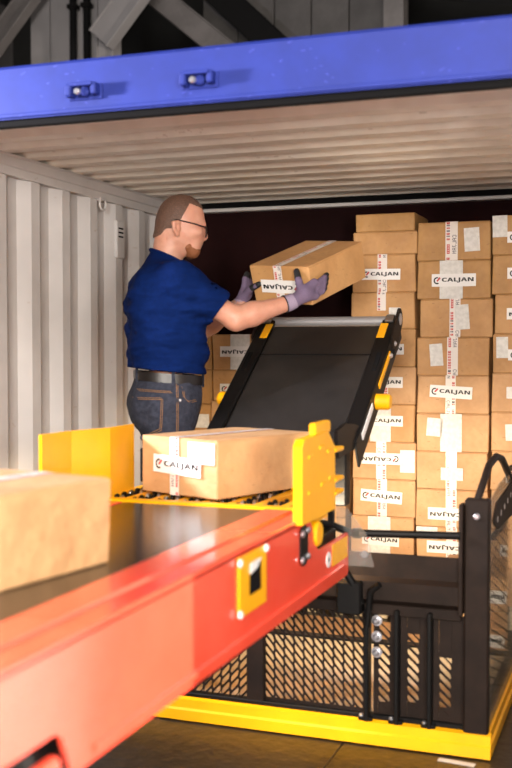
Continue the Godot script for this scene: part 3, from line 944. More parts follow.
	var rc: Vector3 = P.call(-1.34, L + 0.02, -0.008)
	mb.tube([rc + Vector3(-0.265, 0, 0), rc + Vector3(0.265, 0, 0)], 0.022, 20)
	part("end_roller", mb.mesh(), M.roller, o, "polished steel end roller")
	# lifting arms that carry it
	for s in 2:
		var xx := -1.50 if s == 0 else -1.18
		var r := MB.new()
		r.tube([Vector3(xx, 0.84, -3.80), P.call(xx, L * 0.45, -0.09)], 0.02, 10)
		part("lift_arm", r.mesh(), M.black, o)
	bx("hinge_beam", Vector3(-1.62, 0.84, -3.905), Vector3(-1.06, 1.06, -3.97), M.black, o, 0.006)

# ---------------------------------------------------------------- the operator's platform
func slots(mb: MB, x0: float, cols: int, dx: float, y0: float, rows: int, pitch: float, shear: float, z: float, th: float) -> void:
	var outer := [Vector2(0, 0), Vector2(0.5, 0), Vector2(1, 0), Vector2(1, 0.5), Vector2(1, 1), Vector2(0.5, 1), Vector2(0, 1), Vector2(0, 0.5)]
	var hole := [Vector2(0.14, 0.22), Vector2(0.5, 0.17), Vector2(0.86, 0.17), Vector2(0.95, 0.5), Vector2(0.86, 0.78), Vector2(0.5, 0.83), Vector2(0.14, 0.83), Vector2(0.05, 0.5)]
	for c in cols:
		for r in rows:
			var base := Vector3(x0 + c * dx, y0 + r * pitch - (0.5 * pitch if c % 2 == 1 else 0.0), z)
			var f := func(q: Vector2) -> Vector3: return base + Vector3(q.x * dx, q.y * pitch + (q.x - 0.5) * shear, 0)
			var t := Vector3(0, 0, -th)
			for k in 8:
				var k2 := (k + 1) % 8
				var a: Vector3 = f.call(outer[k])
				var b: Vector3 = f.call(outer[k2])
				var d: Vector3 = f.call(hole[k])
				var e: Vector3 = f.call(hole[k2])
				mb.quad(a, b, e, d, Vector3(0, 0, 1))
				mb.quad(a + t, b + t, e + t, d + t, Vector3(0, 0, -1))
				mb.quad(d, e, e + t, d + t, f.call(Vector2(0.5, 0.5)) - (d + e) * 0.5)

func build_platform() -> void:
	var o := thing("operator_platform", "black steel operator platform with perforated front and yellow skirt", "platform")
	var zf := -3.74
	# yellow skirt
	var mb := MB.new()
	mb.extrude(PackedVector2Array([Vector2(0, 0.006), Vector2(0.03, 0.006), Vector2(0.03, 0.045), Vector2(0.022, 0.052), Vector2(0.022, 0.085), Vector2(0, 0.09)]), Vector3(-2.3, 0, zf - 0.02), Vector3(0, 0, 1), Vector3(0, 1, 0), Vector3(1.81, 0, 0))
	part("front_skirt", mb.mesh(), M.yellow, o, "yellow painted skirt")
	mb = MB.new()
	mb.extrude(PackedVector2Array([Vector2(0, 0.006), Vector2(0.03, 0.006), Vector2(0.03, 0.045), Vector2(0.022, 0.052), Vector2(0.022, 0.085), Vector2(0, 0.09)]), Vector3(-0.52, 0, zf - 0.021), Vector3(1, 0, 0), Vector3(0, 1, 0), Vector3(0, 0, -1.02))
	part("side_skirt", mb.mesh(), M.yellow, o, "yellow painted skirt")
	# black frame
	bx("bottom_rail", Vector3(-2.3, 0.055, zf - 0.06), Vector3(-0.52, 0.105, zf - 0.022), M.black, o)
	bx("rear_rail", Vector3(-2.3, 0.02, -4.78), Vector3(-0.50, 0.10, -4.72), M.black, o)
	bx("corner_post", Vector3(-0.588, 0.062, zf - 0.055), Vector3(-0.502, 0.915, zf - 0.005), M.brown_black, o, 0.006, "tall dark corner post")
	bx("post_strip", Vector3(-0.607, 0.50, zf - 0.05), Vector3(-0.592, 0.895, zf + 0.006), M.brown_black, o, 0.003)
	mb = MB.new()
	mb.lathe(Vector3(-0.545, 0.855, zf - 0.005), Vector3(0, 0, 1), [[0, 0.012], [0.008, 0.012], [0.012, 0.007], [0.012, 0]], 10)
	part("bolt", mb.mesh(), M.bolt, o)
	# apron: upper plate, fold, lower plate
	mb = MB.new()
	mb.extrude(PackedVector2Array([Vector2(0, 0.70), Vector2(0.006, 0.70), Vector2(0.006, 0.615), Vector2(0.03, 0.600), Vector2(0.03, 0.535), Vector2(-0.02, 0.50), Vector2(-0.02, 0.512), Vector2(0.018, 0.54), Vector2(0.018, 0.593), Vector2(0.0, 0.605)]), Vector3(-1.5, 0, zf - 0.03), Vector3(0, 0, 1), Vector3(0, 1, 0), Vector3(0.893, 0, 0))
	part("apron", mb.mesh(), M.brown_black, o, "folded dark apron plate")
	bx("top_beam", Vector3(-1.6, 0.475, zf - 0.06), Vector3(-0.6, 0.515, zf - 0.02), M.brown_black, o)
	# perforated bays
	var defs := [[-1.41 - 0.037 * 14, 14, 0.10, 12, 1.0, 0.037, 0.034], [-1.342, 10, 0.10, 12, -1.0, 0.0385, 0.034], [-0.905, 1, 0.13, 9, -1.0, 0.048, 0.0335], [-0.798, 1, 0.145, 8, -1.0, 0.048, 0.0335], [-0.682, 1, 0.135, 6, -1.0, 0.048, 0.0335]]
	for d in defs:
		mb = MB.new()
		slots(mb, d[0], d[1], d[5], d[2], d[3], d[6], d[4] * 0.042, zf - 0.04, 0.003)
		part("perforated_panel", mb.mesh(), M.brown_black, o, "steel panel with slanted slots")
	for q in [[-0.92, -0.904], [-0.858, -0.797], [-0.751, -0.681], [-0.635, -0.586]]:
		bx("blank_panel", Vector3(q[0], 0.09, zf - 0.043), Vector3(q[1], 0.49, zf - 0.04), M.brown_black, o, 0.001)
	for q in [[-0.904, -0.858, 0.09, 0.15], [-0.797, -0.751, 0.41, 0.49], [-0.797, -0.751, 0.09, 0.16], [-0.681, -0.635, 0.335, 0.49], [-0.681, -0.635, 0.09, 0.155], [-1.342, -0.957, 0.09, 0.118]]:
		bx("blank_panel", Vector3(q[0], q[2], zf - 0.046), Vector3(q[1], q[3], zf - 0.0435), M.brown_black, o, 0.001)
	bx("wide_upright", Vector3(-1.412, 0.09, zf - 0.05), Vector3(-1.342, 0.55, zf - 0.025), M.brown_black, o, 0.004)
	for x in [-0.938, -0.827, -0.708]:
		bx("upright", Vector3(x - 0.008, 0.085, zf - 0.05), Vector3(x + 0.008, 0.50, zf + 0.004), M.black, o, 0.003)
		bx("upright_foot", Vector3(x - 0.03, 0.085, zf - 0.045), Vector3(x + 0.022, 0.10, zf - 0.0), M.black, o, 0.004)
		mb = MB.new()
		mb.lathe(Vector3(x - 0.02, 0.098, zf - 0.012), Vector3(0, 1, 0), [[0, 0.009], [0.008, 0.009], [0.011, 0.005], [0.011, 0]], 8)
		part("foot_bolt", mb.mesh(), M.bolt, o)
	for k in 3:
		mb = MB.new()
		mb.lathe(Vector3(-0.905, 0.452 - k * 0.058, zf - 0.03), Vector3(0, 0, 1), [[0, 0.02], [0.006, 0.02], [0.006, 0.012], [0.02, 0.012], [0.026, 0.006], [0.026, 0]], 12)
		part("bolt", mb.mesh(), M.bolt, o, "zinc plated bolt")
	# hose bracket near the tip of the boom
	tubepart("bracket_arm", [Vector3(-1.02, 0.66, -3.70), Vector3(-0.985, 0.60, -3.71), Vector3(-0.955, 0.52, -3.73)], 0.014, M.black, o)
	tubepart("bracket_arm", [Vector3(-0.88, 0.60, -3.70), Vector3(-0.915, 0.57, -3.71), Vector3(-0.93, 0.44, -3.72)], 0.012, M.black, o)
	bx("hinge_block", Vector3(-1.04, 0.48, -3.765), Vector3(-0.95, 0.60, -3.70), M.black, o, 0.006)
	# tube rail with fittings
	tubepart("tube_rail", [Vector3(-1.10, 0.83, -3.60), Vector3(-1.05, 0.80, -3.70), Vector3(-0.99, 0.775, -3.72), Vector3(-0.6, 0.787, -3.725)], 0.014, M.black, o, "black round rail")
	mb = MB.new()
	mb.tube([Vector3(-0.982, 0.775, -3.72), Vector3(-0.955, 0.776, -3.72)], 0.019, 12)
	part("rail_collar", mb.mesh(), M.black, o)
	bx("rail_stop", Vector3(-1.065, 0.80, -3.70), Vector3(-1.045, 0.87, -3.67), M.black, o, 0.004)
	# small clear plate beside the boom tip
	mb = MB.new()
	mb.extrude(PackedVector2Array([Vector2(-1.04, 0.66), Vector2(-1.04, 0.87), Vector2(-1.0, 0.865), Vector2(-0.93, 0.78), Vector2(-0.90, 0.66)]), Vector3(0, 0, -3.70), Vector3(1, 0, 0), Vector3(0, 1, 0), Vector3(0, 0, -0.005))
	part("clear_guard", mb.mesh(), M.frosted, o, "clear plastic guard plate")
	mb = MB.new()
	mb.lathe(Vector3(-0.935, 0.705, -3.70), Vector3(0, 0, 1), [[0, 0.013], [0.004, 0.013], [0.004, 0]], 16)
	part("grommet", mb.mesh(), M.hall_wall, o)
	# right side: clear panel, expanded mesh, hand rail, perforated bracket
	mb = MB.new()
	mb.extrude(PackedVector2Array([Vector2(zf - 0.06, 0.10), Vector2(zf - 0.06, 0.91), Vector2(-4.05, 0.94), Vector2(-4.72, 0.94), Vector2(-4.72, 0.10)]), Vector3(-0.508, 0, 0), Vector3(0, 0, 1), Vector3(0, 1, 0), Vector3(0.005, 0, 0))
	part("clear_panel", mb.mesh(), M.clear, o, "clear plastic side panel")
	mb = MB.new()
	for s in [-1.0, 1.0]:
		for k in 60:
			var zc := -3.83 - 0.85 * 0.5
			var off := (k - 30) * 0.036
			# line y = yc + s * slope * (z - zc) + off, clipped to the panel
			var pts: Array = []
			for e in [-4.68, -3.83]:
				pts.append(Vector3(-0.53, 0.42 + s * 0.34 * (e - zc) + off, e))
			var a: Vector3 = pts[0]
			var b: Vector3 = pts[1]
			var lo := 0.14
			var hi := 0.72
			if maxf(a.y, b.y) < lo or minf(a.y, b.y) > hi: continue
			for end in 2:
				var p: Vector3 = a if end == 0 else b
				var q: Vector3 = b if end == 0 else a
				if p.y < lo: p = p.lerp(q, (lo - p.y) / (q.y - p.y))
				elif p.y > hi: p = p.lerp(q, (hi - p.y) / (q.y - p.y))
				if end == 0: a = p
				else: b = p
			if a.distance_to(b) < 0.02: continue
			mb.box((a + b) * 0.5, Vector3(0.0012, 0.006, a.distance_to(b)), 0.0003, Basis.looking_at(b - a))
	part("expanded_mesh", mb.mesh(), M.brown_black, o, "diamond pattern steel mesh")
	bx("mesh_frame", Vector3(-0.54, 0.10, zf - 0.07), Vector3(-0.52, 0.14, -4.72), M.brown_black, o)
	bx("mesh_frame", Vector3(-0.54, 0.72, zf - 0.30), Vector3(-0.52, 0.74, -4.72), M.brown_black, o)
	bx("rear_post", Vector3(-0.55, 0.06, -4.77), Vector3(-0.50, 0.93, -4.72), M.brown_black, o)
	tubepart("hand_rail", [Vector3(-0.55, 0.90, -3.775), Vector3(-0.535, 0.955, -3.80), Vector3(-0.525, 1.02, -3.90), Vector3(-0.515, 1.04, -4.02), Vector3(-0.51, 1.02, -4.14), Vector3(-0.51, 0.98, -4.25), Vector3(-0.51, 0.90, -4.45), Vector3(-0.51, 0.80, -4.73)], 0.0135, M.brown_black, o, "bent tubular hand rail")
	mb = MB.new()
	mb.extrude(PackedVector2Array([Vector2(-3.80, 0.83), Vector2(-3.90, 0.885), Vector2(-4.45, 0.91), Vector2(-4.6, 0.84), Vector2(-4.5, 0.77), Vector2(-3.92, 0.785)]), Vector3(-0.501, 0, 0), Vector3(0, 0, 1), Vector3(0, 1, 0), Vector3(0.008, 0, 0))
	var br := part("adjusting_plate", mb.mesh(), M.brown_black, o, "dark plate with a row of holes")
	for k in 6:
		var r := MB.new()
		r.lathe(Vector3(-0.4935, 0.825 + k * 0.009, -3.90 - k * 0.1), Vector3(1, 0, 0), [[0, 0.012], [0.001, 0.012], [0.001, 0]], 10)
		part("hole_bush", r.mesh(), M.bolt, br)
	bx("unseen_backing_board", Vector3(-1.66, 0.075, zf - 0.09), Vector3(-0.56, 0.093, -4.715), M.wood, o, 0.003, "unseen pale board behind the slots, placed to lighten them")  # hidden pale board, placed so the slots look light
	# deck on the far side of the boom, where the worker stands
	bx("deck", Vector3(-2.42, 0.205, zf - 0.08), Vector3(-1.66, 0.235, -4.72), M.black, o, 0.004, "dark standing deck")
	for q in [[-2.40, -3.82], [-1.70, -3.86], [-2.40, -4.68], [-1.70, -4.68]]:
		bx("deck_leg", Vector3(q[0] - 0.02, 0.0, q[1] - 0.02), Vector3(q[0] + 0.02, 0.206, q[1] + 0.02), M.black, o)
	for q in [[-0.56, -4.745], [-2.26, -4.745], [-0.57, zf - 0.06], [-2.26, zf - 0.06]]:
		bx("levelling_foot", Vector3(q[0] - 0.03, 0.0, q[1] - 0.02), Vector3(q[0] + 0.03, 0.06, q[1] + 0.02), M.black, o)

# ---------------------------------------------------------------- cartons
var text_mesh: TextMesh
var emblem_dark: ArrayMesh
var emblem_red: ArrayMesh

func make_print() -> void:
	var f := SystemFont.new()
	f.font_names = PackedStringArray(["Droid Sans"])
	f.font_weight = 700
	text_mesh = TextMesh.new()
	text_mesh.text = "CALJAN"
	var fv := FontVariation.new()
	fv.base_font = f
	fv.variation_embolden = 0.6
	text_mesh.font = fv
	text_mesh.font_size = 32
	text_mesh.pixel_size = 0.001
	text_mesh.depth = 0.0004
	text_mesh.curve_step = 4.0
	var mb := MB.new()
	# broken ring with an arrow point
	for part_i in 2:
		mb = MB.new()
		var a0 := deg_to_rad(75.0) if part_i == 0 else deg_to_rad(20.0)
		var a1 := deg_to_rad(300.0) if part_i == 0 else deg_to_rad(68.0)
		var n := 12 if part_i == 0 else 5
		var poly := PackedVector2Array()
		for k in n + 1:
			var an := lerpf(a0, a1, float(k) / n)
			var r := 1.0
			poly.append(Vector2(cos(an), sin(an)) * r)
		for k in n + 1:
			var an := lerpf(a1, a0, float(k) / n)
			poly.append(Vector2(cos(an), sin(an)) * (0.62 if part_i == 0 else 0.45))
		if part_i == 1:
			poly = PackedVector2Array([Vector2(-0.25, -0.1), Vector2(0.55, 0.95), Vector2(0.75, 0.85), Vector2(0.95, 0.62), Vector2(0.1, -0.3)])
		mb.extrude(poly, Vector3.ZERO, Vector3(1, 0, 0), Vector3(0, 1, 0), Vector3(0, 0, 0.0004))
		if part_i == 0: emblem_dark = mb.mesh()
		else: emblem_red = mb.mesh()

# front of the carton is local +z; u from left 0..1, v from top 0..1
func carton(called: String, label: String, group: String, sz: Vector3, tone: int, marks: Array, seed_: int) -> Node3D:
	var o := thing(called, label, "box", Vector3.ZERO, group)
	var rg := RandomNumberGenerator.new()
	rg.seed = seed_
	var m: Material = M["card%d" % tone]
	var mb := MB.new()
	mb.box(Vector3(0, sz.y * 0.5 - 0.0015, 0), sz - Vector3(0, 0.003, 0), 0.004)
	# softened, slightly bulging walls
	var jit: Array = []
	for k in 8: jit.append(Vector3(rg.randf_range(-1, 1), 0, rg.randf_range(-1, 1)) * 0.0042)
	var v := mb.v
	for i in v.size():
		var p := v[i]
		var k := (1 if p.x > 0 else 0) + (2 if p.y > sz.y * 0.5 else 0) + (4 if p.z > 0 else 0)
		v[i] = p + jit[k]
	mb.v = v
	part("body", mb.mesh(), m, o)
	for s in 2:
		var w := sz.x * 0.5 - 0.0035
		bx("flap", Vector3((-sz.x * 0.5 + 0.002) if s == 0 else 0.0015, sz.y - 0.0035, -sz.z * 0.5 + 0.002), Vector3(-0.0015 if s == 0 else sz.x * 0.5 - 0.002, sz.y - 0.0002, sz.z * 0.5 - 0.002), m, o, 0.0012)
	var zf := sz.z * 0.5
	for mk in marks:
		var u0: float = mk[1]
		var u1: float = mk[2]
		var v0: float = mk[3]
		var v1: float = mk[4]
		var cx := ((u0 + u1) * 0.5 - 0.5) * sz.x
		var cy := (1.0 - (v0 + v1) * 0.5) * sz.y
		var w := (u1 - u0) * sz.x
		var h := (v1 - v0) * sz.y
		match mk[0]:
			"tape":
				var t := MB.new()
				var z := zf + 0.0046
				var y0 := cy - h * 0.5
				var y1 := cy + h * 0.5
				var s0 := rg.randf()
				var fl := rg.randf() > 0.5
				var ua := 0.0 if not fl else 1.0
				t.uvquad(Vector3(cx - w / 2, y1, z), Vector3(cx + w / 2, y1, z), Vector3(cx + w / 2, y0, z), Vector3(cx - w / 2, y0, z), Vector3(0, 0, 1), Vector2(ua, s0), Vector2(1 - ua, s0), Vector2(1 - ua, s0 + h / 0.42), Vector2(ua, s0 + h / 0.42))
				if v0 <= 0.01:
					var yt := sz.y + 0.0012
					t.uvquad(Vector3(cx - w / 2, yt, z), Vector3(cx + w / 2, yt, z), Vector3(cx + w / 2, yt, -zf), Vector3(cx - w / 2, yt, -zf), Vector3(0, 1, 0), Vector2(ua, s0), Vector2(1 - ua, s0), Vector2(1 - ua, s0 - sz.z / 0.42), Vector2(ua, s0 - sz.z / 0.42))
					t.quad(Vector3(cx - w / 2, y1, z), Vector3(cx + w / 2, y1, z), Vector3(cx + w / 2, yt, z), Vector3(cx - w / 2, yt, z), Vector3(0, 0, 1))
				part("tape", t.mesh(), M.tape, o, "printed packing tape")
			"sheet":
				var t := MB.new()
				t.box(Vector3(0, 0, 0), Vector3(w, h, 0.0008), 0.0002)
				var p := part("paper_sheet", t.mesh(), M.paper, o, "blank white paper")
				p.position = Vector3(cx, cy, zf + 0.0054)
				p.rotation.z = deg_to_rad(mk[5]) if mk.size() > 5 else 0.0
			"label":
				var t := MB.new()
				t.box(Vector3.ZERO, Vector3(w, h, 0.0006), 0.0001)
				var p := part("label", t.mesh(), M.label, o, "white label with black print")
				p.position = Vector3(cx, cy, zf + 0.0066)
				p.rotation.z = deg_to_rad(mk[5]) if mk.size() > 5 else 0.0
				var tw: float = text_mesh.get_aabb().size.x
				var th: float = text_mesh.get_aabb().size.y
				var lt := part("lettering", text_mesh, M.ink, p, "black capital letters")
				lt.scale = Vector3(w * 0.72 / tw, h * 0.40 / th, 1)
				var c0 := text_mesh.get_aabb().get_center()
				lt.position = Vector3(w * 0.09 - c0.x * lt.scale.x, -c0.y * lt.scale.y, 0.0006)
				var e := part("emblem_ring", emblem_dark, M.ink, p)
				e.scale = Vector3(h * 0.29, h * 0.29, 1)
				e.position = Vector3(-w * 0.375, -h * 0.02, 0.0004)
				var e2 := part("emblem_arrow", emblem_red, M.ink_red, p)
				e2.scale = e.scale
				e2.position = e.position + Vector3(0, 0, 0.0003)
	return o

const ORD := ["first", "second", "third", "fourth", "fifth", "sixth", "seventh", "eighth", "ninth", "tenth", "eleventh", "twelfth"]

# rows listed from the top; the carton height fills the stack down to the pallet
func stack(xl: float, xr: float, zf: float, top: float, rows: Array, where: String, group: String, h: float) -> void:
	var y := top
	var depth := minf(0.34, -(CZ1 - zf) - 0.012)
	for i in rows.size():
		var r: Dictionary = rows[i]
		var hh: float = r.get("h", h)
		var look: String = r.look
		var w: float = xr - xl - 0.006 + r.get("dw", 0.0)
		var o := carton("cardboard_box", "carton %s, %s from top of %s" % [look, ORD[i], where], group, Vector3(w, hh - 0.001, depth - 0.02), r.get("tone", (i * 7 + 1) % 3), r.get("marks", []), 100 + taken.get("cardboard_box", 0))
		o.position = Vector3((xl + xr) * 0.5 + r.get("dx", 0.0), y - hh, zf - depth * 0.5 + r.get("dz", 0.0))
		o.rotation.y = deg_to_rad(r.get("yaw", rng.randf_range(-0.8, 0.8)))
		y -= hh
	# pallet under the stack
	var p := thing("pallet", "low wooden pallet under %s" % where, "pallet", Vector3((xl + xr) * 0.5, 0, zf - depth * 0.5), "pallets under the stacks")
	var w := xr - xl - 0.02
	for k in 3:
		bx("board", Vector3(-w * 0.5, y - 0.018, -depth * 0.5 + 0.02 + k * (depth - 0.06) / 2.0 - 0.0), Vector3(w * 0.5, y - 0.0005, -depth * 0.5 + 0.05 + k * (depth - 0.06) / 2.0), M.wood, p)
		bx("bearer", Vector3(-w * 0.5 + k * (w - 0.05) / 2.0, 0.0, -depth * 0.5 + 0.02), Vector3(-w * 0.5 + 0.05 + k * (w - 0.05) / 2.0, y - 0.018, depth * 0.5 - 0.02), M.wood, p)

func T(a := 0.41, b := 0.56, v0 := 0.0, v1 := 1.0) -> Array: return ["tape", a, b, v0, v1]
func S(a: float, b: float, v0: float, v1: float, r := 0.0) -> Array: return ["sheet", a, b, v0, v1, r]
func Lb(a: float, b: float, v0: float, v1: float, r := 0.0) -> Array: return ["label", a, b, v0, v1, r]

func build_boxes() -> void:
	make_print()
	var H := 0.1972
	var zf := -5.5
	var gB := "cartons in the stack beside the corner post"
	stack(-1.118, -0.742, zf, 2.087, [
		{"look": "with plain paper patch and no label", "tone": 1, "marks": [T(0.39, 0.56), S(0.65, 0.86, 0.17, 0.78, 3)]},
		{"look": "with label over a wide paper strip", "tone": 1, "marks": [S(0.31, 0.63, 0.0, 1.0), Lb(0.2, 0.81, 0.35, 0.68)]},
		{"look": "with paper patch overlapping the tape", "tone": 0, "dx": 0.014, "marks": [T(), S(0.49, 0.68, 0.15, 0.8, 4)]},
		{"look": "with crushed corner and paper patch", "tone": 0, "marks": [T(0.42, 0.57), S(0.18, 0.36, 0.17, 0.75, 4)]},
		{"look": "with slightly tilted label", "tone": 2, "marks": [T(0.40, 0.54), Lb(0.18, 0.77, 0.27, 0.59, -3.0)]},
		{"look": "with two white paper patches", "tone": 2, "marks": [S(0.14, 0.36, 0.12, 0.6, -4), S(0.33, 0.63, 0.0, 1.0)]},
		{"look": "with small paper patch across the tape", "tone": 2, "marks": [T(0.42, 0.57), S(0.35, 0.66, 0.42, 0.75)]},
		{"look": "with upside-down label", "tone": 2, "marks": [T(0.42, 0.57), Lb(0.17, 0.78, 0.48, 0.8, 180)]},
		{"look": "with upside-down label and corner paper", "tone": 2, "marks": [T(0.42, 0.57), S(0.0, 0.3, 0.0, 0.32), Lb(0.15, 0.76, 0.36, 0.68, 180)]},
		{"look": "with label", "tone": 1, "marks": [T(), Lb(0.2, 0.8, 0.3, 0.6)]}], "stack beside corner post", gB, H)
	var gA := "cartons in the stack behind the tilted belt"
	stack(-1.468, -1.124, zf, 2.144, [
		{"look": "small and plain, set back", "tone": 1, "h": 0.094, "dx": 0.008, "dw": -0.02},
		{"look": "low and plain", "tone": 0, "h": 0.119, "dx": 0.006},
		{"look": "with label and dented end", "tone": 0, "marks": [T(), Lb(0.16, 0.77, 0.38, 0.67, -1)]},
		{"look": "with paper patch below the tape end", "tone": 0, "h": 0.192, "dx": -0.003, "marks": [T(0.41, 0.55, 0.0, 0.5), S(0.60, 0.78, 0.42, 1.0)]},
		{"look": "with label", "tone": 0, "marks": [T(), Lb(0.22, 0.83, 0.4, 0.68)]},
		{"look": "with label high on its face", "tone": 2, "marks": [T(0.4, 0.58), Lb(0.2, 0.81, 0.27, 0.56)]},
		{"look": "with label over a wide paper strip", "tone": 0, "marks": [S(0.30, 0.63, 0.0, 1.0), Lb(0.21, 0.82, 0.3, 0.58)]},
		{"look": "with upside-down label and side paper", "tone": 2, "dx": 0.004, "marks": [T(0.38, 0.54), Lb(0.12, 0.77, 0.3, 0.6, 180), S(0.76, 0.99, 0.2, 0.8)]},
		{"look": "with tilted label", "tone": 2, "dx": 0.004, "marks": [T(0.4, 0.56), Lb(0.14, 0.8, 0.3, 0.62, -3)]},
		{"look": "with label over a paper strip", "tone": 2, "marks": [S(0.27, 0.63, 0.0, 1.0), Lb(0.18, 0.77, 0.47, 0.77, -2)]},
		{"look": "with tape only", "tone": 1, "h": 0.185, "marks": [T()]}], "stack behind tilted belt", gA, 0.1985)
	var gC := "cartons in the stack beside the white wall"
	stack(-0.734, -0.36, zf + 0.01, 2.108, [
		{"look": "with corner paper and label", "tone": 1, "marks": [S(0.0, 0.2, 0.0, 0.55, 1), Lb(0.2, 0.81, 0.42, 0.70)]},
		{"look": "with label", "tone": 1, "marks": [T(), Lb(0.2, 0.81, 0.33, 0.61)]},
		{"look": "with upside-down label", "tone": 0, "dx": 0.015, "marks": [T(), Lb(0.16, 0.77, 0.35, 0.64, 180)]},
		{"look": "with paper patch beside its label", "tone": 0, "dx": 0.006, "marks": [T(), S(0.04, 0.2, 0.08, 0.62, 1), Lb(0.2, 0.81, 0.4, 0.68)]},
		{"look": "with small paper patch", "tone": 2, "marks": [T(), S(0.2, 0.5, 0.35, 0.65)]},
		{"look": "with square paper patch", "tone": 2, "marks": [T(), S(0.2, 0.42, 0.3, 0.72, 3)]},
		{"look": "with low label", "tone": 2, "marks": [T(), Lb(0.2, 0.81, 0.5, 0.8)]},
		{"look": "with wide paper strip", "tone": 2, "marks": [S(0.3, 0.6, 0, 1)]},
		{"look": "with upside-down label", "tone": 2, "marks": [T(), Lb(0.14, 0.75, 0.4, 0.7, 180)]},
		{"look": "with label", "tone": 2, "marks": [T(), Lb(0.1, 0.71, 0.45, 0.75)]}], "stack beside white wall", gC, 0.1985)
	var gL := "cartons in the low stack behind the worker"
	stack(-2.268, -1.905, zf + 0.0, 1.515, [
		{"look": "with upside-down label on a paper strip", "tone": 0, "marks": [S(0.3, 0.62, 0, 1), Lb(0.13, 0.74, 0.34, 0.64, 180)]},
		{"look": "with label", "tone": 0, "h": 0.175, "marks": [T(), Lb(0.13, 0.74, 0.45, 0.78)]},
		{"look": "with creased top and tape", "tone": 2, "dx": -0.012, "marks": [T()]},
		{"look": "with upside-down label", "tone": 0, "marks": [T(), Lb(0.2, 0.8, 0.3, 0.6, 180)]},
		{"look": "with paper patch", "tone": 0, "marks": [T(), S(0.2, 0.4, 0.2, 0.7)]},
		{"look": "with tilted label", "tone": 1, "marks": [T(), Lb(0.2, 0.8, 0.3, 0.6, -4)]},
		{"look": "with tape only", "tone": 1, "marks": [T()]}], "low stack behind worker", gL, 0.195)
	stack(-2.63, -2.285, zf - 0.05, 1.515, [
		{"look": "plain", "tone": 1, "marks": [T()]},
		{"look": "with label", "tone": 1, "marks": [T(), Lb(0.2, 0.8, 0.3, 0.6)]},
		{"look": "with paper patch", "tone": 1, "marks": [T(), S(0.7, 0.95, 0.3, 0.7)]},
		{"look": "with upside-down label", "tone": 2, "marks": [T(), Lb(0.2, 0.8, 0.3, 0.6, 180)]},
		{"look": "with wide paper strip", "tone": 2, "marks": [S(0.3, 0.6, 0, 1)]},
		{"look": "with tilted label", "tone": 1, "marks": [T(), Lb(0.2, 0.8, 0.3, 0.6, 3)]},
		{"look": "with tape only", "tone": 1, "marks": [T()]}], "corner stack behind worker", "cartons in the corner stack", 0.195)
	stack(-1.885, -1.495, zf, 1.12, [
		{"look": "turned and plain", "tone": 0, "marks": [T()]},
		{"look": "turned with paper patch", "tone": 2, "marks": [T(), S(0.6, 0.9, 0.3, 0.8)]},
		{"look": "turned with label", "tone": 2, "marks": [T(), Lb(0.1, 0.9, 0.3, 0.6)]},
		{"look": "turned with wide paper strip", "tone": 2, "marks": [S(0.3, 0.7, 0, 1)]},
		{"look": "turned with tape", "tone": 2, "marks": [T()]}], "short stack under tilted belt", "cartons in the short stack", 0.196)
	# carton on the transfer table
	var c := carton("cardboard_box", "carton with white paper corner and label riding on the yellow transfer table", "", Vector3(0.38, 0.206, 0.52), 2, [T(0.40, 0.52), S(0.64, 0.985, 0.05, 0.42), Lb(0.18, 0.81, 0.33, 0.64, -2)], 501)
	var yaw := atan2(0.14, 0.354)
	c.rotation.y = -0.376 + 0.0
	var fc := Vector3(-1.555, BELT + 0.0015, -3.458)      # middle of the front lower edge
	c.position = fc - Basis(Vector3.UP, c.rotation.y) * Vector3(0, 0, 0.26)
	# carton on the boom belt
	c = carton("cardboard_box", "plain carton with white tape on top riding on the dark boom belt", "", Vector3(0.40, 0.211, 0.54), 2, [T(0.42, 0.56)], 502)
	c.rotation.y = deg_to_rad(-11)
	c.position = Vector3(-1.29, 0.915, -2.075) - Basis(Vector3.UP, c.rotation.y) * Vector3(0.20, 0, 0)
	# carton in the worker's hands
	c = carton("cardboard_box", "carton with upside-down label held up in the worker's gloved hands", "", Vector3(0.3116, 0.1681, 0.4346), 0, [T(0.42, 0.56), Lb(0.18, 0.88, 0.36, 0.70, 180)], 503)
	var bs := Basis(Vector3(0.94945, -0.07169, 0.30561), Vector3(-0.03342, 0.94496, 0.32548), Vector3(-0.31212, -0.31924, 0.8948)).orthonormalized()
	c.transform = Transform3D(bs, Vector3(-1.4085, 1.781, -4.553) - bs.y * 0.084)
	# unseen flattened carton, placed behind the platform to lighten its slots
	var fc2 := thing("unseen_flat_carton", "unseen flattened carton on the floor behind the platform, lightening its slots", "cardboard", Vector3(-1.40, 0, -5.12))
	bx("panel", Vector3(-0.45, 0.0, -0.32), Vector3(0.0, 0.006, 0.32), M.card2, fc2, 0.002)
	bx("panel", Vector3(0.004, 0.0, -0.32), Vector3(0.44, 0.006, 0.32), M.card2, fc2, 0.002)
	# two loose cartons behind the side panel
	for k in 2:
		c = carton("cardboard_box", ["carton standing on the floor behind the clear side panel", "carton on top of the floor carton behind the clear panel"][k], "", Vector3(0.38, 0.20, 0.46), 2, [T(), Lb(0.3, 0.9, 0.3, 0.6)], 600 + k)
		c.position = Vector3(-0.735 + 0.01 * k, 0.2015 * k, -5.12)
	# strip of paper on the floor
	var mb := MB.new()
	mb.box(Vector3.ZERO, Vector3(0.13, 0.0012, 0.03), 0.0004)
	var pp := part("paper_strip", mb.mesh(), M.paper, self)
	pp.position = Vector3(-0.60, 0.0008, -3.685)
	pp.rotation.y = deg_to_rad(-6)
	meta(pp, "torn strip of paper on the floor beside the yellow skirt", "paper")

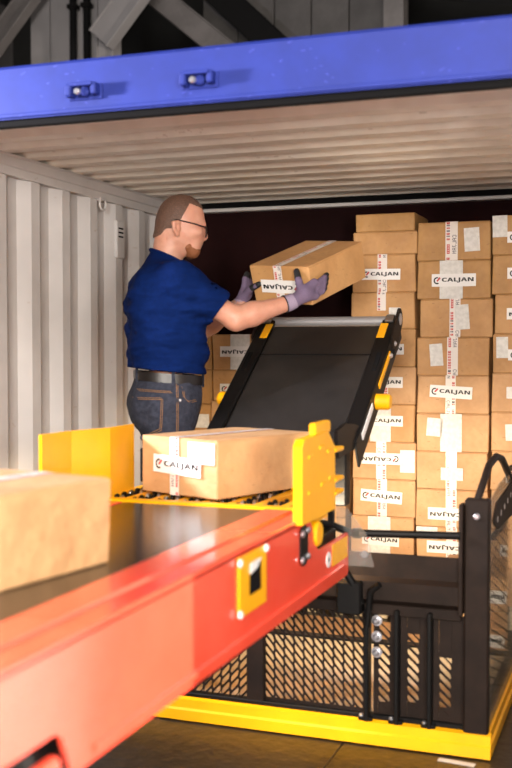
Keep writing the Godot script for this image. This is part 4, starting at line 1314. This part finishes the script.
# ---------------------------------------------------------------- the worker
func build_person() -> void:
	var o := thing("person", "person in blue shirt, jeans and grey work gloves lifting a carton", "person", Vector3(-1.894, 0.236, -4.10))
	# local frame: x forward, y up, z to his right (towards the camera)
	o.basis = Basis(Vector3(0.848, 0, -0.53), Vector3.UP, Vector3(0.53, 0, 0.848)).orthonormalized()
	var RS := Vector3(0.04, 1.462, 0.185)
	var RE := Vector3(0.262, 1.325, 0.175)
	var RW := Vector3(0.497, 1.395, 0.150)
	var LS := Vector3(0.045, 1.462, -0.185)
	var LE := Vector3(0.175, 1.285, -0.26)
	var LW := Vector3(0.345, 1.395, -0.175)
	# ---- skin: one continuous body
	var mb := MB.new()
	var s := SDF.new()
	s.cell = 0.011
	s.cap(Vector3(-0.02, 1.39, -0.08), Vector3(-0.02, 1.39, 0.08), 0.11, 0.11)
	s.cap(Vector3(0.0, 1.2, -0.06), Vector3(0.0, 1.2, 0.06), 0.11, 0.11)
	s.cap(Vector3(-0.01, 1.0, -0.07), Vector3(-0.01, 1.0, 0.07), 0.11, 0.11)
	s.cap(Vector3(-0.02, 1.47, 0), Vector3(0.028, 1.66, 0), 0.066, 0.056, 0.04)
	for q in [[RS, RE, RW], [LS, LE, LW]]:
		s.cap(q[0], q[1], 0.056, 0.045, 0.03)
		s.cap(q[1], q[1].lerp(q[2], 0.3), 0.046, 0.047, 0.03)
		s.cap(q[1].lerp(q[2], 0.3), q[2], 0.047, 0.031, 0.03)
	for z in [-0.1, 0.1]:
		s.cap(Vector3(0, 0.9, z), Vector3(0.01, 0.52, z * 1.1), 0.075, 0.05)
		s.cap(Vector3(0.01, 0.52, z * 1.1), Vector3(-0.02, 0.1, z * 1.1), 0.05, 0.04)
		s.cap(Vector3(-0.02, 0.07, z * 1.1), Vector3(0.13, 0.05, z * 1.2), 0.035, 0.028)
	s.cap(RW, Vector3(0.57, 1.44, 0.142), 0.026, 0.02, 0.02)
	s.cap(LW, Vector3(0.385, 1.455, -0.165), 0.026, 0.018, 0.02)
	s.build(mb)
	var h := SDF.new()
	h.cell = 0.0045
	var skull := Vector3(0.062, 1.752, 0)
	h.ell(skull, Vector3(0.098, 0.097, 0.076), 0.02, -0.1)
	h.ell(Vector3(0.088, 1.690, 0), Vector3(0.074, 0.080, 0.064), 0.03, 0.1)      # face
	h.cap(Vector3(0.106, 1.620, -0.016), Vector3(0.106, 1.620, 0.016), 0.030, 0.030, 0.03)     # chin
	h.cap(Vector3(0.04, 1.665, 0.048), Vector3(0.105, 1.622, 0.026), 0.022, 0.022, 0.02)   # jaws
	h.cap(Vector3(0.04, 1.665, -0.048), Vector3(0.105, 1.622, -0.026), 0.022, 0.022, 0.02)
	h.cap(Vector3(0.146, 1.722, -0.028), Vector3(0.146, 1.722, 0.028), 0.013, 0.013, 0.02)     # brow
	h.cap(Vector3(0.148, 1.716, 0), Vector3(0.163, 1.676, 0), 0.011, 0.0125, 0.018)             # nose
	h.ell(Vector3(0.155, 1.670, 0), Vector3(0.014, 0.009, 0.016), 0.008)
	h.cap(Vector3(0.143, 1.648, -0.014), Vector3(0.143, 1.648, 0.014), 0.008, 0.008, 0.008)    # lips
	h.cap(Vector3(0.137, 1.637, -0.012), Vector3(0.137, 1.637, 0.012), 0.009, 0.009, 0.008)
	h.ell(Vector3(0.118, 1.690, 0.052), Vector3(0.026, 0.018, 0.014), 0.015)                   # cheeks
	h.ell(Vector3(0.118, 1.690, -0.052), Vector3(0.026, 0.018, 0.014), 0.015)
	h.cap(Vector3(0.0, 1.56, 0), Vector3(0.03, 1.66, 0), 0.060, 0.058, 0.03)                   # neck
	h.cap(Vector3(-0.014, 1.60, 0), Vector3(0.006, 1.72, 0), 0.043, 0.049, 0.03)
	for z in [-1.0, 1.0]:
		# ear: rim and lobe
		h.cap(Vector3(0.038, 1.728, z * 0.079), Vector3(0.018, 1.722, z * 0.086), 0.008, 0.008, 0.008)
		h.cap(Vector3(0.018, 1.722, z * 0.086), Vector3(0.020, 1.695, z * 0.085), 0.008, 0.008, 0.008)
		h.cap(Vector3(0.020, 1.695, z * 0.085), Vector3(0.034, 1.676, z * 0.076), 0.007, 0.009, 0.008)
		h.ell(Vector3(0.034, 1.703, z * 0.076), Vector3(0.014, 0.022, 0.008), 0.008)
	h.build(mb)
	part("body", mb.mesh(), M.skin, o, "fair skin")
	# ---- hair, beard
	mb = MB.new()
	var hr := SDF.new()
	hr.cell = 0.0045
	hr.ell(skull, Vector3(0.1008, 0.0998, 0.0785), 0.02, -0.1)
	hr.cap(Vector3(-0.012, 1.67, 0), Vector3(0.006, 1.72, 0), 0.046, 0.052, 0.03)
	hr.noise = FastNoiseLite.new()
	hr.noise.seed = 5
	hr.noise.frequency = 60.0
	hr.amp = 0.0016
	hr.cuts = [[Vector3(0.30, -0.954, 0).normalized(), Vector3(-0.02, 1.678, 0)]]
	hr.notches = [[Vector3(0.86, -0.50, 0).normalized(), Vector3(0.052, 1.742, 0), Vector3(-0.30, -0.954, 0).normalized(), Vector3(0.10, 1.803, 0)]]
	hr.build(mb)
	part("hair", mb.mesh(), M.hair, o, "short cropped brown hair")
	mb = MB.new()
	var bd := SDF.new()
	bd.cell = 0.004
	bd.cap(Vector3(0.107, 1.613, -0.018), Vector3(0.107, 1.613, 0.018), 0.0315, 0.0315, 0.015)
	bd.cap(Vector3(0.085, 1.630, 0.040), Vector3(0.104, 1.614, 0.026), 0.0215, 0.025, 0.015)
	bd.cap(Vector3(0.085, 1.630, -0.040), Vector3(0.104, 1.614, -0.026), 0.0215, 0.025, 0.015)
	bd.cap(Vector3(0.141, 1.658, -0.016), Vector3(0.141, 1.658, 0.016), 0.0085, 0.0085, 0.006)
	bd.cap(Vector3(0.136, 1.653, 0.023), Vector3(0.126, 1.623, 0.026), 0.008, 0.01, 0.006)
	bd.cap(Vector3(0.136, 1.653, -0.023), Vector3(0.126, 1.623, -0.026), 0.008, 0.01, 0.006)
	bd.noise = hr.noise
	bd.amp = 0.0018
	bd.build(mb)
	part("beard", mb.mesh(), M.beard, o, "short reddish beard")
	# ---- glasses
	var gl := tubepart("glasses", [Vector3(0.012, 1.727, 0.089), Vector3(0.03, 1.736, 0.086), Vector3(0.10, 1.722, 0.078), Vector3(0.158, 1.708, 0.066)], 0.0028, M.frame, o, "dark framed glasses")
	for z in [-1.0, 1.0]:
		var ring: Array = []
		for k in 17:
			var an := TAU * k / 16.0
			ring.append(Vector3(0.165 - absf(sin(an) * 0.024 + 0.03) * 0.12, 1.692 + cos(an) * 0.021, z * (0.036 + sin(an) * 0.027)))
		tubepart("rim", ring, 0.0034, M.frame, gl, "", 6)
		var lm := MB.new()
		for k in 16:
			lm.tri(Vector3(0.161, 1.692, z * 0.036), ring[k], ring[k + 1], Vector3(1, 0, 0))
		part("lens", lm.mesh(), M.lens, gl)
	tubepart("bridge", [Vector3(0.163, 1.705, -0.01), Vector3(0.163, 1.705, 0.01)], 0.0025, M.frame, gl, "", 6)
	tubepart("temple", [Vector3(0.012, 1.727, -0.089), Vector3(0.03, 1.736, -0.086), Vector3(0.158, 1.708, -0.066)], 0.0028, M.frame, gl, "", 6)
	# ---- shirt
	mb = MB.new()
	var sh := SDF.new()
	sh.cell = 0.0085
	sh.cap(Vector3(-0.042, 1.42, -0.09), Vector3(-0.042, 1.42, 0.09), 0.124, 0.124, 0.05)
	sh.cap(Vector3(-0.012, 1.34, -0.085), Vector3(-0.012, 1.34, 0.085), 0.150, 0.150, 0.05)
	sh.cap(Vector3(-0.002, 1.22, -0.075), Vector3(-0.002, 1.22, 0.075), 0.162, 0.162, 0.05)
	sh.cap(Vector3(0.0, 1.08, -0.07), Vector3(0.0, 1.08, 0.07), 0.154, 0.154, 0.05)
	sh.cap(Vector3(-0.03, 1.49, -0.05), Vector3(-0.03, 1.49, 0.05), 0.082, 0.082, 0.05)
	sh.cap(Vector3(-0.015, 1.52, 0), Vector3(0.0, 1.60, 0), 0.076, 0.070, 0.05)
	for q in [[RS, RE], [LS, LE]]:
		var d: Vector3 = (q[1] - q[0]).normalized()
		sh.capcut(q[0] - d * 0.02, q[0] + d * 0.22, 0.088, 0.070, 0.05, d, q[0] + d * 0.18)
	sh.noise = FastNoiseLite.new()
	sh.noise.seed = 11
	sh.noise.frequency = 5.0
	sh.calm_above = 1.60
	sh.noise.fractal_octaves = 3
	sh.amp = 0.021
	sh.stretch = Vector3(0.7, 2.1, 0.6)
	sh.cuts = [[Vector3(0.40, 0.92, 0).normalized(), Vector3(0.01, 1.583, 0)], [Vector3(-0.10, -0.995, 0), Vector3(0.0, 1.108, 0)]]
	sh.build(mb)
	part("shirt", mb.mesh(), M.shirt, o, "navy blue short-sleeved shirt")
	# collar band
	mb = MB.new()
	var col: Array = []
	for k in 25:
		var an := TAU * k / 24.0
		var p := Vector3(0.002 + cos(an) * 0.072, 0, sin(an) * 0.071)
		p.y = 1.583 - (p.x - 0.01) * 0.40 / 0.92
		col.append(p)
	mb.tube(col, 0.0065, 8)
	part("collar", mb.mesh(), M.shirt, o, "ribbed collar")
	# ---- jeans
	mb = MB.new()
	var jn := SDF.new()
	jn.cell = 0.009
	jn.cap(Vector3(0.0, 1.06, -0.06), Vector3(0.0, 1.06, 0.06), 0.132, 0.132, 0.05)
	jn.cap(Vector3(-0.005, 0.97, -0.075), Vector3(-0.005, 0.97, 0.075), 0.135, 0.135, 0.05)
	jn.cap(Vector3(-0.045, 0.955, -0.075), Vector3(-0.045, 0.955, 0.075), 0.112, 0.112, 0.05)
	for z in [-0.1, 0.1]:
		jn.cap(Vector3(-0.005, 0.9, z), Vector3(0.02, 0.52, z * 1.1), 0.102, 0.075, 0.04)
		jn.cap(Vector3(0.02, 0.52, z * 1.1), Vector3(-0.02, 0.10, z * 1.1), 0.075, 0.066, 0.03)
	jn.cuts = [[Vector3(0.10, 0.995, 0), Vector3(0.0, 1.085, 0)], [Vector3(0, -1, 0), Vector3(0, 0.05, 0)]]
	jn.noise = FastNoiseLite.new()
	jn.noise.seed = 19
	jn.noise.frequency = 9.0
	jn.amp = 0.008
	jn.build(mb)
	var jeans := part("jeans", mb.mesh(), M.jeans, o, "dark blue denim jeans")
	# stitching: seams and pockets laid on the cloth
	var seams := {
		"back_pocket": [Vector3(-0.155, 1.005, 0.4), Vector3(-0.05, 1.005, 0.4), Vector3(-0.055, 0.88, 0.4), Vector3(-0.10, 0.855, 0.4)],
		"yoke_seam": [Vector3(-0.16, 1.04, 0.4), Vector3(0.01, 1.03, 0.4)],
		"side_seam": [Vector3(0.012, 1.06, 0.4), Vector3(0.012, 0.70, 0.4)],
		"front_pocket": [Vector3(0.035, 1.05, 0.4), Vector3(0.04, 1.01, 0.4), Vector3(0.06, 0.99, 0.4), Vector3(0.10, 0.995, 0.4)]}
	for called in seams:
		var pts: Array = seams[called]
		for lane in 2:
			var path: Array = []
			for i in pts.size() - 1:
				for k in 8:
					var p: Vector3 = pts[i].lerp(pts[i + 1], k / 8.0) + Vector3(0.006, -0.006, 0) * lane
					var hit := jn.snap(p, Vector3(0, 0, -1), 0.0015)
					if hit.is_finite(): path.append(hit)
			tubepart("stitching", path, 0.0013, M.stitch, jeans, "tan stitching", 5)
	mb = MB.new()
	mb.lathe(jn.snap(Vector3(0.026, 0.995, 0.4), Vector3(0, 0, -1), -0.001), Vector3(0, 0, 1), [[0, 0.006], [0.004, 0.006], [0.006, 0.003], [0.006, 0]], 10)
	part("rivet", mb.mesh(), M.bolt, jeans)
	# ---- belt
	mb = MB.new()
	var ringo: Array = []
	for k in 49:
		var an := TAU * k / 48.0
		var dir := Vector3(cos(an), 0, sin(an))
		var c := Vector3(0, 1.082 - 0.1 * dir.x * 0.14, 0)
		ringo.append([jn.snap(c + dir * 0.4, -dir, 0.001), dir])
	for k in 48:
		var a: Vector3 = ringo[k][0]
		var b: Vector3 = ringo[k + 1][0]
		var da: Vector3 = ringo[k][1]
		var db: Vector3 = ringo[k + 1][1]
		var e := Vector3(0, 0.019, 0)
		mb.tri_n(a + da * 0.007 + e, b + db * 0.007 + e, b + db * 0.007 - e, da, db, db)
		mb.tri_n(a + da * 0.007 + e, b + db * 0.007 - e, a + da * 0.007 - e, da, db, da)
		mb.quad(a - da * 0.01 + e, b - db * 0.01 + e, b + db * 0.007 + e, a + da * 0.007 + e, Vector3.UP)
		mb.quad(a - da * 0.01 - e, b - db * 0.01 - e, b + db * 0.007 - e, a + da * 0.007 - e, Vector3.DOWN)
	var belt := part("belt", mb.mesh(), M.leather, o, "black leather belt")
	for k in [4, 12, 20, 36]:
		mb = MB.new()
		var a: Vector3 = ringo[k][0]
		var dd: Vector3 = ringo[k][1]
		mb.box(a + dd * 0.008, Vector3(0.006, 0.056, 0.014), 0.002, Basis(dd, Vector3.UP, dd.cross(Vector3.UP)))
		part("belt_loop", mb.mesh(), M.jeans, jeans)
	mb = MB.new()
	var ba: Vector3 = ringo[2][0]
	mb.box(ba + ringo[2][1] * 0.012, Vector3(0.008, 0.046, 0.05), 0.003, Basis(ringo[2][1], Vector3.UP, (ringo[2][1] as Vector3).cross(Vector3.UP)))
	part("buckle", mb.mesh(), M.steel, belt)
	# ---- shoes
	for z in [-0.115, 0.115]:
		mb = MB.new()
		var sk := SDF.new()
		sk.cell = 0.007
		sk.cap(Vector3(-0.05, 0.05, z), Vector3(0.03, 0.05, z), 0.048, 0.046, 0.02)
		sk.cap(Vector3(0.03, 0.05, z), Vector3(0.15, 0.04, z * 1.1), 0.045, 0.038, 0.03)
		sk.cap(Vector3(-0.02, 0.06, z), Vector3(-0.02, 0.13, z), 0.05, 0.05, 0.02)
		sk.cuts = [[Vector3(0, -1, 0), Vector3(0, 0.0, 0)], [Vector3(0, 1, 0), Vector3(0, 0.14, 0)]]
		sk.build(mb)
		part("shoe", mb.mesh(), M.shoe, o, "black work shoe")
	# ---- gloves
	# right hand: palm at the carton's near lower edge, thumb on the label face, fingers round the long face
	var g := SDF.new()
	g.cell = 0.0032
	g.cap(RW + Vector3(0.015, 0.006, 0), Vector3(0.560, 1.430, 0.150), 0.030, 0.028, 0.02)
	g.cap(Vector3(0.555, 1.425, 0.155), Vector3(0.610, 1.425, 0.132), 0.027, 0.018, 0.02)
	g.cap(Vector3(0.560, 1.440, 0.150), Vector3(0.606, 1.480, 0.132), 0.027, 0.018, 0.02)
	for i in 4:
		var kn := Vector3(0.608 + 0.004 * i, 1.422 + 0.019 * i, 0.130)
		var md := Vector3(0.648 + 0.002 * i, 1.446 + 0.0185 * i, 0.107)
		var ln: float = [0.85, 1.05, 1.1, 0.95][i]
		g.cap(kn, md, 0.0125, 0.0115, 0.006)
		g.cap(md, md + Vector3(0.016, 0.012, -0.022) * ln, 0.0115, 0.0108, 0.005)
	g.cap(Vector3(0.545, 1.435, 0.150), Vector3(0.538, 1.485, 0.135), 0.018, 0.0145, 0.012)
	g.cap(Vector3(0.538, 1.485, 0.135), Vector3(0.536, 1.515, 0.112), 0.0145, 0.013, 0.006)
	mb = MB.new()
	g.build(mb)
	var gv := part("glove", mb.mesh(), M.glove, o, "grey knitted work glove")
	mb = MB.new()
	var tp := SDF.new()
	tp.cell = 0.0032
	for i in 4:
		var md := Vector3(0.648 + 0.002 * i, 1.446 + 0.0185 * i, 0.107)
		var ln: float = [0.85, 1.05, 1.1, 0.95][i]
		tp.cap(md + Vector3(0.010, 0.0075, -0.0137) * ln, md + Vector3(0.022, 0.017, -0.030) * ln, 0.0118, 0.0108, 0.003)
	tp.cap(Vector3(0.5375, 1.499, 0.124), Vector3(0.5355, 1.528, 0.108), 0.0150, 0.0132, 0.005)
	tp.build(mb)
	part("grip_coating", mb.mesh(), M.glove_grip, gv, "black rubber finger coating")
	mb = MB.new()
	mb.tube([RW.lerp(RE, 0.10), RW, RW + Vector3(0.018, 0.009, 0)], 0.037, 16, 0.033)
	part("cuff", mb.mesh(), M.cuff, gv, "pale elastic cuff")
	mb = MB.new()
	mb.tube([RW.lerp(RE, 0.105), RW.lerp(RE, 0.09)], 0.0385, 16)
	part("cuff_edge", mb.mesh(), M.glove_grip, gv)
	# left hand: palm on the far short side, thumb round onto the label face
	g = SDF.new()
	g.cell = 0.0032
	g.cap(LW + Vector3(0.004, 0.01, 0), Vector3(0.372, 1.445, -0.168), 0.029, 0.027, 0.02)
	for i in 4:
		var kn := Vector3(0.366 + 0.012 * i, 1.478 - 0.004 * i, -0.172 - 0.012 * i)
		var md := kn + Vector3(0.006, 0.034, -0.012)
		g.cap(Vector3(0.372, 1.445, -0.170), kn, 0.022, 0.013, 0.014)
		g.cap(kn, md, 0.0125, 0.0115, 0.005)
		g.cap(md, md + Vector3(0.010, 0.020, -0.010), 0.0115, 0.0105, 0.005)
	g.cap(Vector3(0.366, 1.435, -0.152), Vector3(0.380, 1.462, -0.112), 0.017, 0.014, 0.012)
	g.cap(Vector3(0.380, 1.462, -0.112), Vector3(0.404, 1.478, -0.084), 0.014, 0.0125, 0.006)
	mb = MB.new()
	g.build(mb)
	gv = part("glove", mb.mesh(), M.glove, o, "grey knitted work glove")
	mb = MB.new()
	tp = SDF.new()
	tp.cell = 0.0032
	for i in 4:
		var kn := Vector3(0.366 + 0.012 * i, 1.478 - 0.004 * i, -0.172 - 0.012 * i)
		var md := kn + Vector3(0.006, 0.034, -0.012)
		tp.cap(md + Vector3(0.002, 0.004, -0.002), md + Vector3(0.011, 0.023, -0.011), 0.0122, 0.011, 0.003)
	tp.cap(Vector3(0.387, 1.467, -0.104), Vector3(0.412, 1.483, -0.077), 0.0145, 0.0125, 0.004)
	tp.build(mb)
	part("grip_coating", mb.mesh(), M.glove_grip, gv, "black rubber finger coating")
	mb = MB.new()
	mb.tube([LW.lerp(LE, 0.12), LW, LW + Vector3(0.006, 0.018, 0.0)], 0.035, 16, 0.031)
	part("cuff", mb.mesh(), M.cuff, gv, "pale elastic cuff")
